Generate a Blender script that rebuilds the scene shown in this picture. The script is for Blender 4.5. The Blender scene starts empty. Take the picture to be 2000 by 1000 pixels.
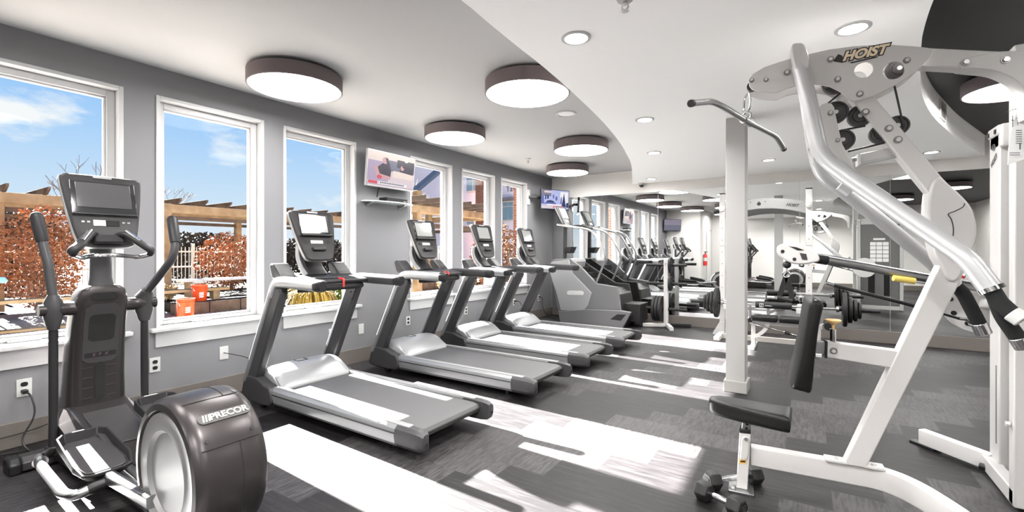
import bpy, bmesh, math, random
from mathutils import Vector, Matrix
random.seed(7)
scene = bpy.context.scene
COL = scene.collection
PI = math.pi

# ---------------------------------------------------------------- materials
def mat(name, col, rough=0.5, metal=0.0, spec=0.5, emit=None, estr=0.0, noise=0.0, nscale=60.0, bump=0.0, coat=0.0):
    m = bpy.data.materials.new(name); m.use_nodes = True
    nt = m.node_tree; b = nt.nodes['Principled BSDF']
    b.inputs['Base Color'].default_value = (*col, 1)
    b.inputs['Roughness'].default_value = rough
    b.inputs['Metallic'].default_value = metal
    b.inputs['Specular IOR Level'].default_value = spec
    b.inputs['Coat Weight'].default_value = coat
    if emit:
        b.inputs['Emission Color'].default_value = (*emit, 1)
        b.inputs['Emission Strength'].default_value = estr
    if noise or bump:
        tc = nt.nodes.new('ShaderNodeTexCoord'); nz = nt.nodes.new('ShaderNodeTexNoise')
        nz.inputs['Scale'].default_value = nscale; nz.inputs['Detail'].default_value = 4
        nt.links.new(tc.outputs['Object'], nz.inputs['Vector'])
        if noise:
            mx = nt.nodes.new('ShaderNodeMix'); mx.data_type = 'RGBA'
            mx.inputs[6].default_value = (*[max(0, c*(1-noise)) for c in col], 1)
            mx.inputs[7].default_value = (*[min(1, c*(1+noise)) for c in col], 1)
            nt.links.new(nz.outputs['Fac'], mx.inputs[0]); nt.links.new(mx.outputs[2], b.inputs['Base Color'])
        if bump:
            bp = nt.nodes.new('ShaderNodeBump'); bp.inputs['Strength'].default_value = bump; bp.inputs['Distance'].default_value = 0.01
            nt.links.new(nz.outputs['Fac'], bp.inputs['Height']); nt.links.new(bp.outputs['Normal'], b.inputs['Normal'])
    return m

def srgb(r, g, b):
    f = lambda c: (c/255/12.92) if c/255 <= 0.04045 else ((c/255+0.055)/1.055)**2.4
    return (f(r), f(g), f(b))

# ---------------------------------------------------------------- geometry builder (all in world metres)
class G:
    def __init__(self): self.bm = bmesh.new()
    def box(self, a, b, R=None, piv=None):
        x0,y0,z0 = a; x1,y1,z1 = b
        vs = [self.bm.verts.new(v) for v in ((x0,y0,z0),(x1,y0,z0),(x1,y1,z0),(x0,y1,z0),(x0,y0,z1),(x1,y0,z1),(x1,y1,z1),(x0,y1,z1))]
        for f in ((3,2,1,0),(4,5,6,7),(0,1,5,4),(1,2,6,5),(2,3,7,6),(3,0,4,7)): self.bm.faces.new([vs[i] for i in f])
        if R is not None:
            p = Vector(piv) if piv else Vector(((x0+x1)/2,(y0+y1)/2,(z0+z1)/2))
            for v in vs: v.co = R @ (v.co-p) + p
        return self
    def cbox(self, c, s, R=None):
        return self.box((c[0]-s[0]/2,c[1]-s[1]/2,c[2]-s[2]/2),(c[0]+s[0]/2,c[1]+s[1]/2,c[2]+s[2]/2), R)
    def prism(self, pts, ax, a, b):
        """polygon pts extruded along axis ax between a and b; pts are (x,z) for y, (y,z) for x, (x,y) for z"""
        def mk(p, t):
            if ax == 'y': return (p[0], t, p[1])
            if ax == 'x': return (t, p[0], p[1])
            return (p[0], p[1], t)
        A = [self.bm.verts.new(mk(p, a)) for p in pts]; B = [self.bm.verts.new(mk(p, b)) for p in pts]
        n = len(pts)
        fs = [self.bm.faces.new(A), self.bm.faces.new(B[::-1])]
        for i in range(n): fs.append(self.bm.faces.new((A[i], B[i], B[(i+1)%n], A[(i+1)%n])))
        return self
    def loft(self, rings, cap=True, closed=True):
        R = [[self.bm.verts.new(p) for p in r] for r in rings]
        n = len(R[0])
        for i in range(len(R)-1):
            for j in range(n if closed else n-1):
                self.bm.faces.new((R[i][j], R[i][(j+1)%n], R[i+1][(j+1)%n], R[i+1][j]))
        if cap: self.bm.faces.new(R[0][::-1]); self.bm.faces.new(R[-1])
        return self
    def sweep(self, pts, prof, cap=True, up=(0,0,1), scales=None):
        """sweep a 2D profile (list of (u,v)) along pts; v follows 'up' as closely as possible"""
        P = [Vector(p) for p in pts]; up = Vector(up); rings = []
        prev = None
        for i, p in enumerate(P):
            if i == 0: t = P[1]-P[0]
            elif i == len(P)-1: t = P[-1]-P[-2]
            else: t = (P[i]-P[i-1]).normalized() + (P[i+1]-P[i]).normalized()
            t.normalize()
            if prev is None:
                u = t.cross(up)
                if u.length < 1e-4: u = t.cross(Vector((0,1,0)))
                if u.length < 1e-4: u = t.cross(Vector((1,0,0)))
                u.normalize()
            else:
                u = prev - t*prev.dot(t); u.normalize()
            prev = u; v = u.cross(t).normalized()
            k = 1.0
            if 0 < i < len(P)-1:
                a = (P[i]-P[i-1]).normalized().dot(t); k = 1/max(0.5, a)
            s = scales[i] if scales else 1.0
            rings.append([tuple(p + u*a*s + v*b*s) for a, b in prof])
        return self.loft(rings, cap)
    def tube(self, pts, r, n=12, cap=True, smooth=0, scales=None):
        if smooth: pts = rnd(pts, smooth)
        prof = [(r*math.cos(2*PI*i/n), r*math.sin(2*PI*i/n)) for i in range(n)]
        return self.sweep(pts, prof, cap, scales=scales)
    def rtube(self, pts, w, h, rad=0.0, smooth=0, up=(0,0,1)):
        if smooth: pts = rnd(pts, smooth)
        return self.sweep(pts, rrect(w, h, rad), up=up)
    def cyl(self, p0, p1, r, n=20, r2=None):
        p0 = Vector(p0); p1 = Vector(p1)
        if r2 is None: r2 = r
        t = (p1-p0).normalized(); u = t.cross(Vector((0,0,1)))
        if u.length < 1e-4: u = Vector((1,0,0))
        u.normalize(); v = t.cross(u)
        ring = lambda p, q: [tuple(p+u*q*math.cos(2*PI*i/n)+v*q*math.sin(2*PI*i/n)) for i in range(n)]
        return self.loft([ring(p0, r), ring(p1, r2)])
    def lathe(self, prof, o, axis=(0,0,1), n=32):
        """prof: list of (radius, height) revolved round axis through o"""
        t = Vector(axis).normalized(); u = t.cross(Vector((0,0,1)))
        if u.length < 1e-4: u = Vector((1,0,0))
        u.normalize(); v = t.cross(u); o = Vector(o)
        rings = [[tuple(o + t*h + u*max(r,1e-4)*math.cos(2*PI*i/n) + v*max(r,1e-4)*math.sin(2*PI*i/n)) for i in range(n)] for r, h in prof]
        return self.loft(rings, cap=prof[0] != prof[-1])
    def ball(self, c, r, n=14, sz=1.0):
        return self.lathe([(r*math.sin(PI*k/8), -r*sz*math.cos(PI*k/8)) for k in range(9)], c, n=n)
    def torus(self, c, R, r, axis=(0,0,1), n=28, m=8, a0=0, a1=2*PI):
        t = Vector(axis).normalized(); u = t.cross(Vector((0,0,1)))
        if u.length < 1e-4: u = Vector((1,0,0))
        u.normalize(); v = t.cross(u); c = Vector(c); full = abs(a1-a0-2*PI) < 1e-6
        rings = []
        for i in range(n+1):
            a = a0+(a1-a0)*i/n; d = u*math.cos(a)+v*math.sin(a)
            rings.append([tuple(c+d*(R+r*math.cos(2*PI*j/m))+t*r*math.sin(2*PI*j/m)) for j in range(m)])
        return self.loft(rings, cap=not full)
    def poly(self, pts):
        self.bm.faces.new([self.bm.verts.new(p) for p in pts]); return self
    def plate(self, outer, holes, ax, a, b):
        """flat plate with round-ish holes: outer and holes are closed polygons"""
        tmp = bmesh.new()
        def mk(p, t):
            if ax == 'y': return (p[0], t, p[1])
            if ax == 'x': return (t, p[0], p[1])
            return (p[0], p[1], t)
        es = []
        for loop in [outer]+holes:
            vs = [tmp.verts.new(mk(p, a)) for p in loop]
            es += [tmp.edges.new((vs[i], vs[(i+1)%len(vs)])) for i in range(len(vs))]
        bmesh.ops.triangle_fill(tmp, use_beauty=True, use_dissolve=False, edges=es)
        r = bmesh.ops.extrude_face_region(tmp, geom=tmp.faces[:])
        d = b-a; off = {'y': (0,d,0), 'x': (d,0,0), 'z': (0,0,d)}[ax]
        bmesh.ops.translate(tmp, vec=off, verts=[e for e in r['geom'] if isinstance(e, bmesh.types.BMVert)])
        me = bpy.data.meshes.new('tmp'); tmp.to_mesh(me); tmp.free()
        self.bm.from_mesh(me); bpy.data.meshes.remove(me)
        return self

def circ(cx, cz, r, n=20): return [(cx+r*math.cos(2*PI*i/n), cz+r*math.sin(2*PI*i/n)) for i in range(n)]

def rrect(w, h, rad, n=4):
    if rad <= 0: return [(-w/2,-h/2),(w/2,-h/2),(w/2,h/2),(-w/2,h/2)]
    o = []
    for cx, cy, a0 in ((w/2-rad,-h/2+rad,-PI/2),(w/2-rad,h/2-rad,0),(-w/2+rad,h/2-rad,PI/2),(-w/2+rad,-h/2+rad,PI)):
        for k in range(n+1):
            a = a0+PI/2*k/n; o.append((cx+rad*math.cos(a), cy+rad*math.sin(a)))
    return o

def rnd(pts, r, n=6):
    """round the corners of a polyline with radius-like distance r"""
    P = [Vector(p) for p in pts]; out = [P[0]]
    for i in range(1, len(P)-1):
        a = (P[i-1]-P[i]); b = (P[i+1]-P[i]); d = min(r, a.length*0.49, b.length*0.49)
        p0 = P[i]+a.normalized()*d; p2 = P[i]+b.normalized()*d
        for k in range(n+1):
            t = k/n; out.append(p0*(1-t)**2 + P[i]*2*t*(1-t) + p2*t*t)
    out.append(P[-1]); return [tuple(p) for p in out]

def smooth2(pts, n=5, closed=True):
    """Catmull-Rom through 2D points"""
    o = []; N = len(pts)
    for i in range(N if closed else N-1):
        if closed: p0,p1,p2,p3 = pts[(i-1)%N],pts[i],pts[(i+1)%N],pts[(i+2)%N]
        else: p0,p1,p2,p3 = pts[max(i-1,0)],pts[i],pts[i+1],pts[min(i+2,N-1)]
        for k in range(n):
            t = k/n
            o.append(tuple(0.5*(2*p1[j]+(p2[j]-p0[j])*t+(2*p0[j]-5*p1[j]+4*p2[j]-p3[j])*t*t+(3*p1[j]-p0[j]-3*p2[j]+p3[j])*t**3) for j in range(len(p1))))
    if not closed: o.append(tuple(pts[-1]))
    return o

# ---------------------------------------------------------------- objects
def origin(o):
    v = Vector((0,0,0))
    while o is not None: v = v + o.location; o = o.parent
    return v

def tag(o, label=None, cat=None, group=None, kind=None):
    if label: o['label'] = label
    if cat: o['category'] = cat
    if group: o['group'] = group
    if kind: o['kind'] = kind
    return o

def thing(name, loc, label, cat, group=None):
    o = bpy.data.objects.new(name, None); COL.objects.link(o); o.location = loc
    o.empty_display_size = 0.1
    return tag(o, label, cat, group)

def obj(name, g, m, parent=None, bev=0.0, ang=35, label=None, cat=None, group=None, kind=None, seg=2, base=None):
    bm = g.bm
    bmesh.ops.recalc_face_normals(bm, faces=bm.faces[:])
    me = bpy.data.meshes.new(name)
    if parent is not None: off = origin(parent)
    elif kind == 'structure': off = Vector((0,0,0))
    else:
        xs = [v.co.x for v in bm.verts]; ys = [v.co.y for v in bm.verts]; zs = [v.co.z for v in bm.verts]
        off = Vector(((min(xs)+max(xs))/2, (min(ys)+max(ys))/2, min(zs)))
    bmesh.ops.translate(bm, vec=-off, verts=bm.verts[:])
    bm.to_mesh(me); bm.free()
    for x in (m if isinstance(m, (list, tuple)) else [m]): me.materials.append(x)
    for p in me.polygons: p.use_smooth = True
    try: me.set_sharp_from_angle(angle=math.radians(ang))
    except Exception: pass
    o = bpy.data.objects.new(name, me); COL.objects.link(o)
    if parent is not None: o.parent = parent
    else: o.location = off
    if bev:
        b = o.modifiers.new('bevel', 'BEVEL'); b.width = bev; b.segments = seg; b.limit_method = 'ANGLE'; b.angle_limit = math.radians(40)
    return tag(o, label, cat, group, kind)

def struct(name, g, m, bev=0.0, ang=35): return obj(name, g, m, None, bev, ang, kind='structure')

def text(name, body, size, m, parent, pos, xdir, ydir, extrude=0.001, shear=0.0, bold=0.0, spacing=1.0, align='CENTER', label=None):
    cu = bpy.data.curves.new(name, 'FONT'); cu.body = body; cu.size = size; cu.extrude = extrude; cu.shear = shear; cu.offset = bold
    cu.align_x = align; cu.align_y = 'CENTER'; cu.space_character = spacing
    to = bpy.data.objects.new('tmp_text', cu); COL.objects.link(to)
    dg = bpy.context.evaluated_depsgraph_get(); me = bpy.data.meshes.new_from_object(to.evaluated_get(dg))
    bpy.data.objects.remove(to); bpy.data.curves.remove(cu)
    x = Vector(xdir).normalized(); y = Vector(ydir); y = (y - x*y.dot(x)).normalized(); z = x.cross(y)
    off = origin(parent) if parent else Vector((0,0,0))
    Mx = Matrix(((x.x,y.x,z.x,pos[0]-off.x),(x.y,y.y,z.y,pos[1]-off.y),(x.z,y.z,z.z,pos[2]-off.z),(0,0,0,1)))
    me.transform(Mx); me.materials.clear(); me.materials.append(m); me.name = name
    o = bpy.data.objects.new(name, me); COL.objects.link(o)
    if parent: o.parent = parent
    return tag(o, label)

def copy_tree(o, parent=None):
    c = o.copy(); COL.objects.link(c); c.parent = parent
    for ch in list(o.children): copy_tree(ch, c)
    return c

# ---------------------------------------------------------------- camera geometry (photo pixel -> point on a known plane)
CAM = (4.36, 0.0, 1.286); FPX = 889.0; HY = 490.0
_n = math.hypot(580.0, FPX); CS = FPX/_n; SN = 580.0/_n
def _ray(px, py):
    u = (px-1000)/FPX; v = (HY-py)/FPX
    return (CS*u-SN, SN*u+CS, v)
def on_y(px, py, y):
    r = _ray(px, py); t = y/r[1]; return (CAM[0]+t*r[0], y, CAM[2]+t*r[2])
def on_x(px, py, x):
    r = _ray(px, py); t = (x-CAM[0])/r[0]; return (x, t*r[1], CAM[2]+t*r[2])
def on_z(px, py, z):
    r = _ray(px, py); t = (z-CAM[2])/r[2]; return (CAM[0]+t*r[0], t*r[1], z)
def xz(pts, y): return [(lambda p: (p[0], p[2]))(on_y(a, b, y)) for a, b in pts]

# ---------------------------------------------------------------- palette
M_white   = mat('white_paint', (0.36,0.353,0.345), 0.55)
M_ceil    = mat('ceiling_white_paint', (0.93,0.93,0.925), 0.7)
M_ceilg   = mat('ceiling_grey_paint', (0.37,0.373,0.377), 0.7)
M_ceild   = mat('ceiling_charcoal_paint', (0.030,0.029,0.030), 0.5, 0.0, 0.3)
M_wallg   = mat('wall_grey_paint', (0.195,0.194,0.204), 0.75, 0.0, 0.2)
M_wallw   = mat('wall_offwhite_paint', (0.68,0.66,0.64), 0.7)
M_trimw   = mat('trim_white_gloss', (0.44,0.44,0.443), 0.35)
M_base    = mat('baseboard_taupe', srgb(104,98,93), 0.5)
M_base2   = mat('pillar_base_grey', srgb(150,148,145), 0.45)
M_mirror  = mat('mirror_silver', (0.80,0.815,0.81), 0.0, 1.0)
M_chrome  = mat('chrome', (0.60,0.60,0.61), 0.14, 1.0)
M_steel   = mat('brushed_steel', (0.36,0.36,0.365), 0.3, 1.0)
M_black   = mat('black_plastic', (0.011,0.011,0.012), 0.4, 0.0, 0.35)
M_rubber  = mat('black_rubber', (0.012,0.012,0.0125), 0.55, 0.0, 0.3)
M_matte   = mat('dark_void', (0.008,0.008,0.008), 0.9)
M_grey    = mat('machine_grey_paint', (0.045,0.044,0.046), 0.40, 0.15, 0.25, noise=0.05, nscale=220)
M_gdark   = mat('machine_charcoal_plastic', (0.018,0.0173,0.0185), 0.45, 0.0, 0.2)
M_silver  = mat('machine_silver_paint', (0.46,0.46,0.468), 0.36, 0.25, noise=0.04, nscale=300)
M_ivory   = mat('frame_platinum_paint', (0.52,0.507,0.498), 0.38, 0.05, noise=0.03, nscale=350)
M_vinyl   = mat('black_vinyl', (0.008,0.0077,0.0077), 0.36, 0.0, 0.22)
M_foam    = mat('black_foam_grip', (0.010,0.010,0.0105), 0.7, 0.0, 0.25)
M_lampside= mat('lamp_drum_brown_fabric', srgb(104,94,95), 0.8)
M_glow    = mat('lamp_diffuser', (0.9,0.9,0.9), 0.5, emit=(1.0,0.985,0.96), estr=14.0)
M_glow2   = mat('downlight_lens', (0.9,0.9,0.9), 0.5, emit=(1.0,0.99,0.97), estr=30.0)
M_red     = mat('red_plastic', (0.6,0.03,0.03), 0.4)
M_wplast  = mat('white_plastic', (0.52,0.52,0.51), 0.4)
M_screen  = mat('dark_screen_glass', (0.02,0.021,0.023), 0.06, 0.0, 0.8)

def glass_mat(name, tint=(0.97,0.985,0.98), f=0.06):
    m = bpy.data.materials.new(name); m.use_nodes = True; nt = m.node_tree
    for n in list(nt.nodes): nt.nodes.remove(n)
    out = nt.nodes.new('ShaderNodeOutputMaterial'); mx = nt.nodes.new('ShaderNodeMixShader')
    tr = nt.nodes.new('ShaderNodeBsdfTransparent'); gl = nt.nodes.new('ShaderNodeBsdfGlossy'); lw = nt.nodes.new('ShaderNodeLayerWeight'); pw = nt.nodes.new('ShaderNodeMath'); pw.operation = 'POWER'; pw.inputs[1].default_value = 5.0; ml = nt.nodes.new('ShaderNodeMath'); ml.operation = 'MULTIPLY_ADD'; ml.inputs[1].default_value = 0.35; ml.inputs[2].default_value = 0.0015
    tr.inputs[0].default_value = (*tint, 1); gl.inputs['Roughness'].default_value = 0.02; 
    nt.links.new(lw.outputs['Facing'], pw.inputs[0]); nt.links.new(pw.outputs[0], ml.inputs[0]); nt.links.new(ml.outputs[0], mx.inputs[0]); nt.links.new(tr.outputs[0], mx.inputs[1]); nt.links.new(gl.outputs[0], mx.inputs[2])
    nt.links.new(mx.outputs[0], out.inputs[0]); return m
M_glass = glass_mat('window_glass')
# ================================================================ THE ROOM
YB = 8.16; YR = -3.0; XR = 8.6; YJ = -0.71; XJ = 1.16
HC = 2.5; HT = 2.752
# ---- floor: vinyl planks, each row shifted by a quarter plank so the colours step diagonally
def floor_mat():
    m = bpy.data.materials.new('vinyl_plank_floor'); m.use_nodes = True; nt = m.node_tree; b = nt.nodes['Principled BSDF']
    N = nt.nodes.new; L = nt.links.new
    tc = N('ShaderNodeTexCoord'); sp = N('ShaderNodeSeparateXYZ'); L(tc.outputs['Object'], sp.inputs[0])
    def math_(op, a, bb=None, v=None):
        n = N('ShaderNodeMath'); n.operation = op
        for i, q in enumerate((a, bb)):
            if q is None: continue
            if isinstance(q, (int, float)): n.inputs[i].default_value = q
            else: L(q, n.inputs[i])
        return n.outputs[0]
    X, Y = sp.outputs[0], sp.outputs[1]
    ky = math_('DIVIDE', math_('SUBTRACT', Y, 0.18), 0.2336)
    k = math_('FLOOR', ky)
    xs = math_('SUBTRACT', X, math_('MULTIPLY', k, 0.229))
    ix = math_('DIVIDE', math_('SUBTRACT', xs, 4.46-0.229*19), 0.916)
    i = math_('FLOOR', ix)
    # per diagonal band and per plank random
    wn = N('ShaderNodeTexWhiteNoise'); wn.noise_dimensions = '1D'; L(i, wn.inputs['W'])
    wn2 = N('ShaderNodeTexWhiteNoise'); wn2.noise_dimensions = '2D'; cb = N('ShaderNodeCombineXYZ'); L(i, cb.inputs[0]); L(k, cb.inputs[1]); L(cb.outputs[0], wn2.inputs['Vector'])
    par = math_('MODULO', math_('ADD', i, 100.0), 2.0)     # alternate dark / light bands
    lvl = math_('ADD', math_('MULTIPLY', par, -0.50), math_('ADD', math_('MULTIPLY', wn.outputs['Value'], 0.35), math_('ADD', math_('MULTIPLY', wn2.outputs['Value'], 0.25), 0.46)))
    # grain along the plank
    def grain(sx, sy, sc, det=5):
        mp = N('ShaderNodeMapping'); mp.inputs['Scale'].default_value = (sx, sy, 1)
        ad = N('ShaderNodeVectorMath'); ad.operation = 'ADD'; L(tc.outputs['Object'], ad.inputs[0])
        cb2 = N('ShaderNodeCombineXYZ'); L(math_('MULTIPLY', wn2.outputs['Value'], 40.0), cb2.inputs[0]); L(math_('MULTIPLY', wn2.outputs['Value'], 17.0), cb2.inputs[1])
        L(cb2.outputs[0], ad.inputs[1]); L(ad.outputs[0], mp.inputs[0])
        nz = N('ShaderNodeTexNoise'); nz.inputs['Scale'].default_value = sc; nz.inputs['Detail'].default_value = det; nz.inputs['Roughness'].default_value = 0.65
        nz.inputs['Distortion'].default_value = 0.6
        L(mp.outputs[0], nz.inputs['Vector']); return nz.outputs['Fac']
    g1 = grain(1.2, 16, 3.2); g2 = grain(14, 2.0, 4.0)
    mxg = N('ShaderNodeMix'); L(par, mxg.inputs[0]); L(g2, mxg.inputs[2]); L(g1, mxg.inputs[3])
    v = math_('ADD', lvl, math_('MULTIPLY', math_('SUBTRACT', mxg.outputs[0], 0.5), 2.3))
    rp = N('ShaderNodeValToRGB'); L(v, rp.inputs[0])
    e = rp.color_ramp.elements
    e[0].position = -0.0; e[0].color = (*srgb(17,15,16), 1); e[1].position = 1.0; e[1].color = (*srgb(62,60,61), 1)
    q = e.new(0.5); q.color = (*srgb(37,34,36), 1)
    L(rp.outputs[0], b.inputs['Base Color'])
    b.inputs['Roughness'].default_value = 0.50; b.inputs['Specular IOR Level'].default_value = 0.22
    bp = N('ShaderNodeBump'); bp.inputs['Strength'].default_value = 0.12; bp.inputs['Distance'].default_value = 0.004
    L(mxg.outputs[0], bp.inputs['Height']); L(bp.outputs[0], b.inputs['Normal'])
    return m
struct('floor', G().box((-0.0, YR, -0.06), (XR, YB, 0)), floor_mat())

# ---- window wall (left) with six openings
WIN = [(0.42,1.282),(1.486,2.344),(2.536,3.399),(4.24,5.08),(5.294,6.155),(6.335,7.18)]
WZ0, WZ1 = 0.66, 2.53
g = G(); TH = -0.22
g.box((TH,YR,0),(0,YB+0.2,WZ0)).box((TH,YR,WZ1),(0,YB+0.2,HT+0.1))
ys = [YR]+[v for w in WIN for v in w]+[YB+0.2]
for a in range(0, len(ys), 2): g.box((TH,ys[a],WZ0),(0,ys[a+1],WZ1))
struct('wall_left', g, M_wallg)
M_gray_handle = mat('window_latch_grey', (0.35,0.35,0.35), 0.4)
for n, (a, b) in enumerate(WIN):
    w = G()   # casing lining the opening + sash
    t = 0.028
    for (y0,y1,z0,z1) in ((a,a+t,WZ0,WZ1),(b-t,b,WZ0,WZ1),(a+t,b-t,WZ1-t,WZ1)): w.box((-0.20,y0,z0),(0.012,y1,z1))
    o = struct('window_%d' % (n+1), w, M_trimw, 0.004)
    s = G(); fr = 0.05
    ya, yb, za, zb = a+t, b-t, WZ0+0.02, WZ1-t
    for (y0,y1,z0,z1) in ((ya,ya+fr,za,zb),(yb-fr,yb,za,zb),(ya+fr,yb-fr,zb-fr,zb),(ya+fr,yb-fr,za,za+fr-0.02)): s.box((-0.15,y0,z0),(-0.075,y1,z1))
    for (y0,y1,z0,z1) in ((ya+fr,ya+fr+.014,za+.03,zb-fr),(yb-fr-.014,yb-fr,za+.03,zb-fr),(ya+fr,yb-fr,zb-fr-.014,zb-fr),(ya+fr,yb-fr,za+.03,za+.044)): s.box((-0.13,y0,z0),(-0.095,y1,z1))
    obj('window_frame', s, M_trimw, o, 0.004)
    obj('window_pane', G().box((-0.114,ya+fr,za+.03),(-0.110,yb-fr,zb-fr)), M_glass, o)
    obj('window_sill', G().box((-0.2,a-0.0,WZ0-0.015),(0.0,b,WZ0+0.018)).box((-0.01,a-0.045,WZ0-0.022),(0.062,b+0.045,WZ0+0.012)), M_trimw, o, 0.008)
    obj('window_apron', G().box((0.0,a-0.005,0.515),(0.018,b+0.005,WZ0-0.02)), M_trimw, o, 0.003)
    obj('window_latch', G().box((-0.075,(a+b)/2-0.16,WZ0+0.02),(-0.03,(a+b)/2+0.0,WZ0+0.032)), M_gray_handle, o, 0.004)

# ---- other walls
struct('wall_back', G().box((0,YB,0),(XR,YB+0.2,HT+0.1)), M_wallw)
struct('wall_rear', G().box((XJ,YR-0.2,0),(XR,YR,HT+0.1)), M_wallw)
struct('wall_corner', G().box((0,YR,0),(XJ,YJ,HT+0.1)), M_wallw)
struct('wall_right', G().box((XR,YR,0),(XR+0.2,YB,HT+0.1)), M_wallw)
bz = 0.165
struct('baseboard_left', G().box((0,YJ,0),(0.016,YB,bz)), M_base, 0.003)
struct('baseboard_back', G().box((0.016,YB-0.016,0),(XR,YB,bz)), M_base, 0.003)
struct('baseboard_rear', G().box((0.016,YJ,0),(XJ+0.016,YJ+0.016,bz)).box((XJ,YR,0),(XJ+0.016,YJ,bz)).box((XJ+.016,YR,0),(XR,YR+0.016,bz)), M_base, 0.003)
struct('baseboard_right', G().box((XR-0.016,YR+.016,0),(XR,YB-.016,bz)), M_base, 0.003)

# ---- ceilings: raised grey tray by the windows, curved white soffit, raised charcoal tray on the right
LC = [(2.2,YR),(2.5,-2.0),(2.7,-1.2),(2.85,-0.3),(2.93,0.5),(2.96,1.2),(2.95,1.71),(2.93,1.97),(2.91,2.28),(2.89,2.65),(2.84,3.19),(2.74,4.02),(2.6,4.85),(2.45,5.54),(2.23,6.4),(1.66,YB)]
RC = [(6.8,YR),(6.25,-2.2),(5.7,-1.3),(5.3,-0.3),(5.05,0.6),(4.92,1.5),(4.86,2.4),(4.865,2.96),(4.89,3.35),(4.92,3.6),(4.99,4.09),(5.11,4.77),(5.28,5.45),(5.48,6.09),(5.76,6.91),(6.24,YB)]
LCs = smooth2(LC, 5, False); RCs = smooth2(RC, 5, False)
struct('ceiling_tray_left', G().box((-0.2,YR,HT),(3.2,YB,HT+0.1)), M_ceilg)
struct('ceiling_tray_right', G().box((4.6,YR,HT+.012),(XR,YB,HT+0.1)), M_ceild)
def soffit():
    g = G()
    n = len(LCs)
    for i in range(n-1):
        a0, a1, b0, b1 = LCs[i], LCs[i+1], RCs[i], RCs[i+1]
        g.poly([(*a0,HC),(*b0,HC),(*b1,HC),(*a1,HC)])
        g.poly([(*a0,HC),(*a1,HC),(*a1,HT+.05),(*a0,HT+.05)])
        g.poly([(*b0,HC),(*b1,HC),(*b1,HT+.05),(*b0,HT+.05)])
    bmesh.ops.remove_doubles(g.bm, verts=g.bm.verts[:], dist=0.001)
    return g
struct('ceiling', soffit(), M_ceil)

# ---- pillar
struct('trim_pillar', G().box((3.72,4.57,0.10),(3.88,4.77,HC)), M_white, 0.004)
struct('trim_pillar_base', G().box((3.703,4.553,0),(3.897,4.787,0.105)), M_base2, 0.004)

# ---- wall of mirrors: frameless panels
ML = ['leftmost mirror panel, in the corner behind the stair climber', 'mirror panel second from the left corner, behind the stair climber railings', 'mirror panel third from the left corner, behind the weight plate tree',
      'mirror panel behind the slim white pillar and bench rack arch', 'mirror panel right of the bench rack, behind the loaded bar end', 'mirror panel at the far right beside the cable machine tower']
for i in range(6):
    obj('wall_mirror', G().box((0.004+1.06*i+0.002,YB-0.006,0.168),(1.06*(i+1)+0.004-0.002,YB-0.0005,2.335)), M_mirror, label=ML[i], cat='mirror', group='mirror panels on the back wall')

# ---- camera, sky, sun
cd = bpy.data.cameras.new('camera'); cam = bpy.data.objects.new('camera', cd); COL.objects.link(cam)
cd.sensor_width = 36.0; cd.lens = 36.0*FPX/2000.0; cd.shift_y = -(500-HY)/2000.0; cd.clip_start = 0.02; cd.clip_end = 400
cam.location = CAM; cam.rotation_euler = (PI/2, 0, math.atan2(580.0, FPX)); scene.camera = cam
sd = bpy.data.lights.new('sun', 'SUN'); sd.energy = 100.0; sd.angle = math.radians(0.55); sd.color = (1.0, 0.975, 0.945)
so = bpy.data.objects.new('sun', sd); COL.objects.link(so)
d = Vector((math.cos(math.radians(32)), -0.03, -math.sin(math.radians(32))))
so.rotation_euler = d.to_track_quat('-Z', 'Y').to_euler(); so.location = (-12, 4, 9)

wd = bpy.data.worlds.new('sky'); scene.world = wd; wd.use_nodes = True; nt = wd.node_tree
bg = nt.nodes['Background']; N = nt.nodes.new; L = nt.links.new
tc = N('ShaderNodeTexCoord'); sp = N('ShaderNodeSeparateXYZ'); L(tc.outputs['Generated'], sp.inputs[0])
rp = N('ShaderNodeValToRGB'); L(sp.outputs[2], rp.inputs[0]); e = rp.color_ramp.elements
e[0].position = 0.0; e[0].color = (*srgb(234,241,250), 1); e[1].position = 0.7; e[1].color = (*srgb(70,140,235), 1)
q = e.new(0.10); q.color = (*srgb(208,230,252), 1); q = e.new(0.20); q.color = (*srgb(176,214,254), 1); q = e.new(0.32); q.color = (*srgb(142,194,253), 1)
mp = N('ShaderNodeMapping'); mp.inputs['Scale'].default_value = (6.0, 6.0, 15.0); mp.inputs['Location'].default_value = (0.37, 1.9, 0.55); L(tc.outputs['Generated'], mp.inputs[0])
nz = N('ShaderNodeTexNoise'); nz.inputs['Scale'].default_value = 1.0; nz.inputs['Detail'].default_value = 7; nz.inputs['Roughness'].default_value = 0.58; L(mp.outputs[0], nz.inputs['Vector'])
cr = N('ShaderNodeValToRGB'); L(nz.outputs['Fac'], cr.inputs[0]); cr.color_ramp.elements[0].position = 0.53; cr.color_ramp.elements[1].position = 0.68
mx = N('ShaderNodeMix'); mx.data_type = 'RGBA'; L(cr.outputs[0], mx.inputs[0]); L(rp.outputs[0], mx.inputs[6]); mx.inputs[7].default_value = (0.97, 0.98, 1.0, 1)
L(mx.outputs[2], bg.inputs[0]); bg.inputs[1].default_value = 0.375

vs = scene.view_settings; vs.view_transform = 'Standard'; vs.look = 'None'; vs.exposure = 1.42; vs.gamma = 1.0; vs.use_curve_mapping = False

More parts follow.
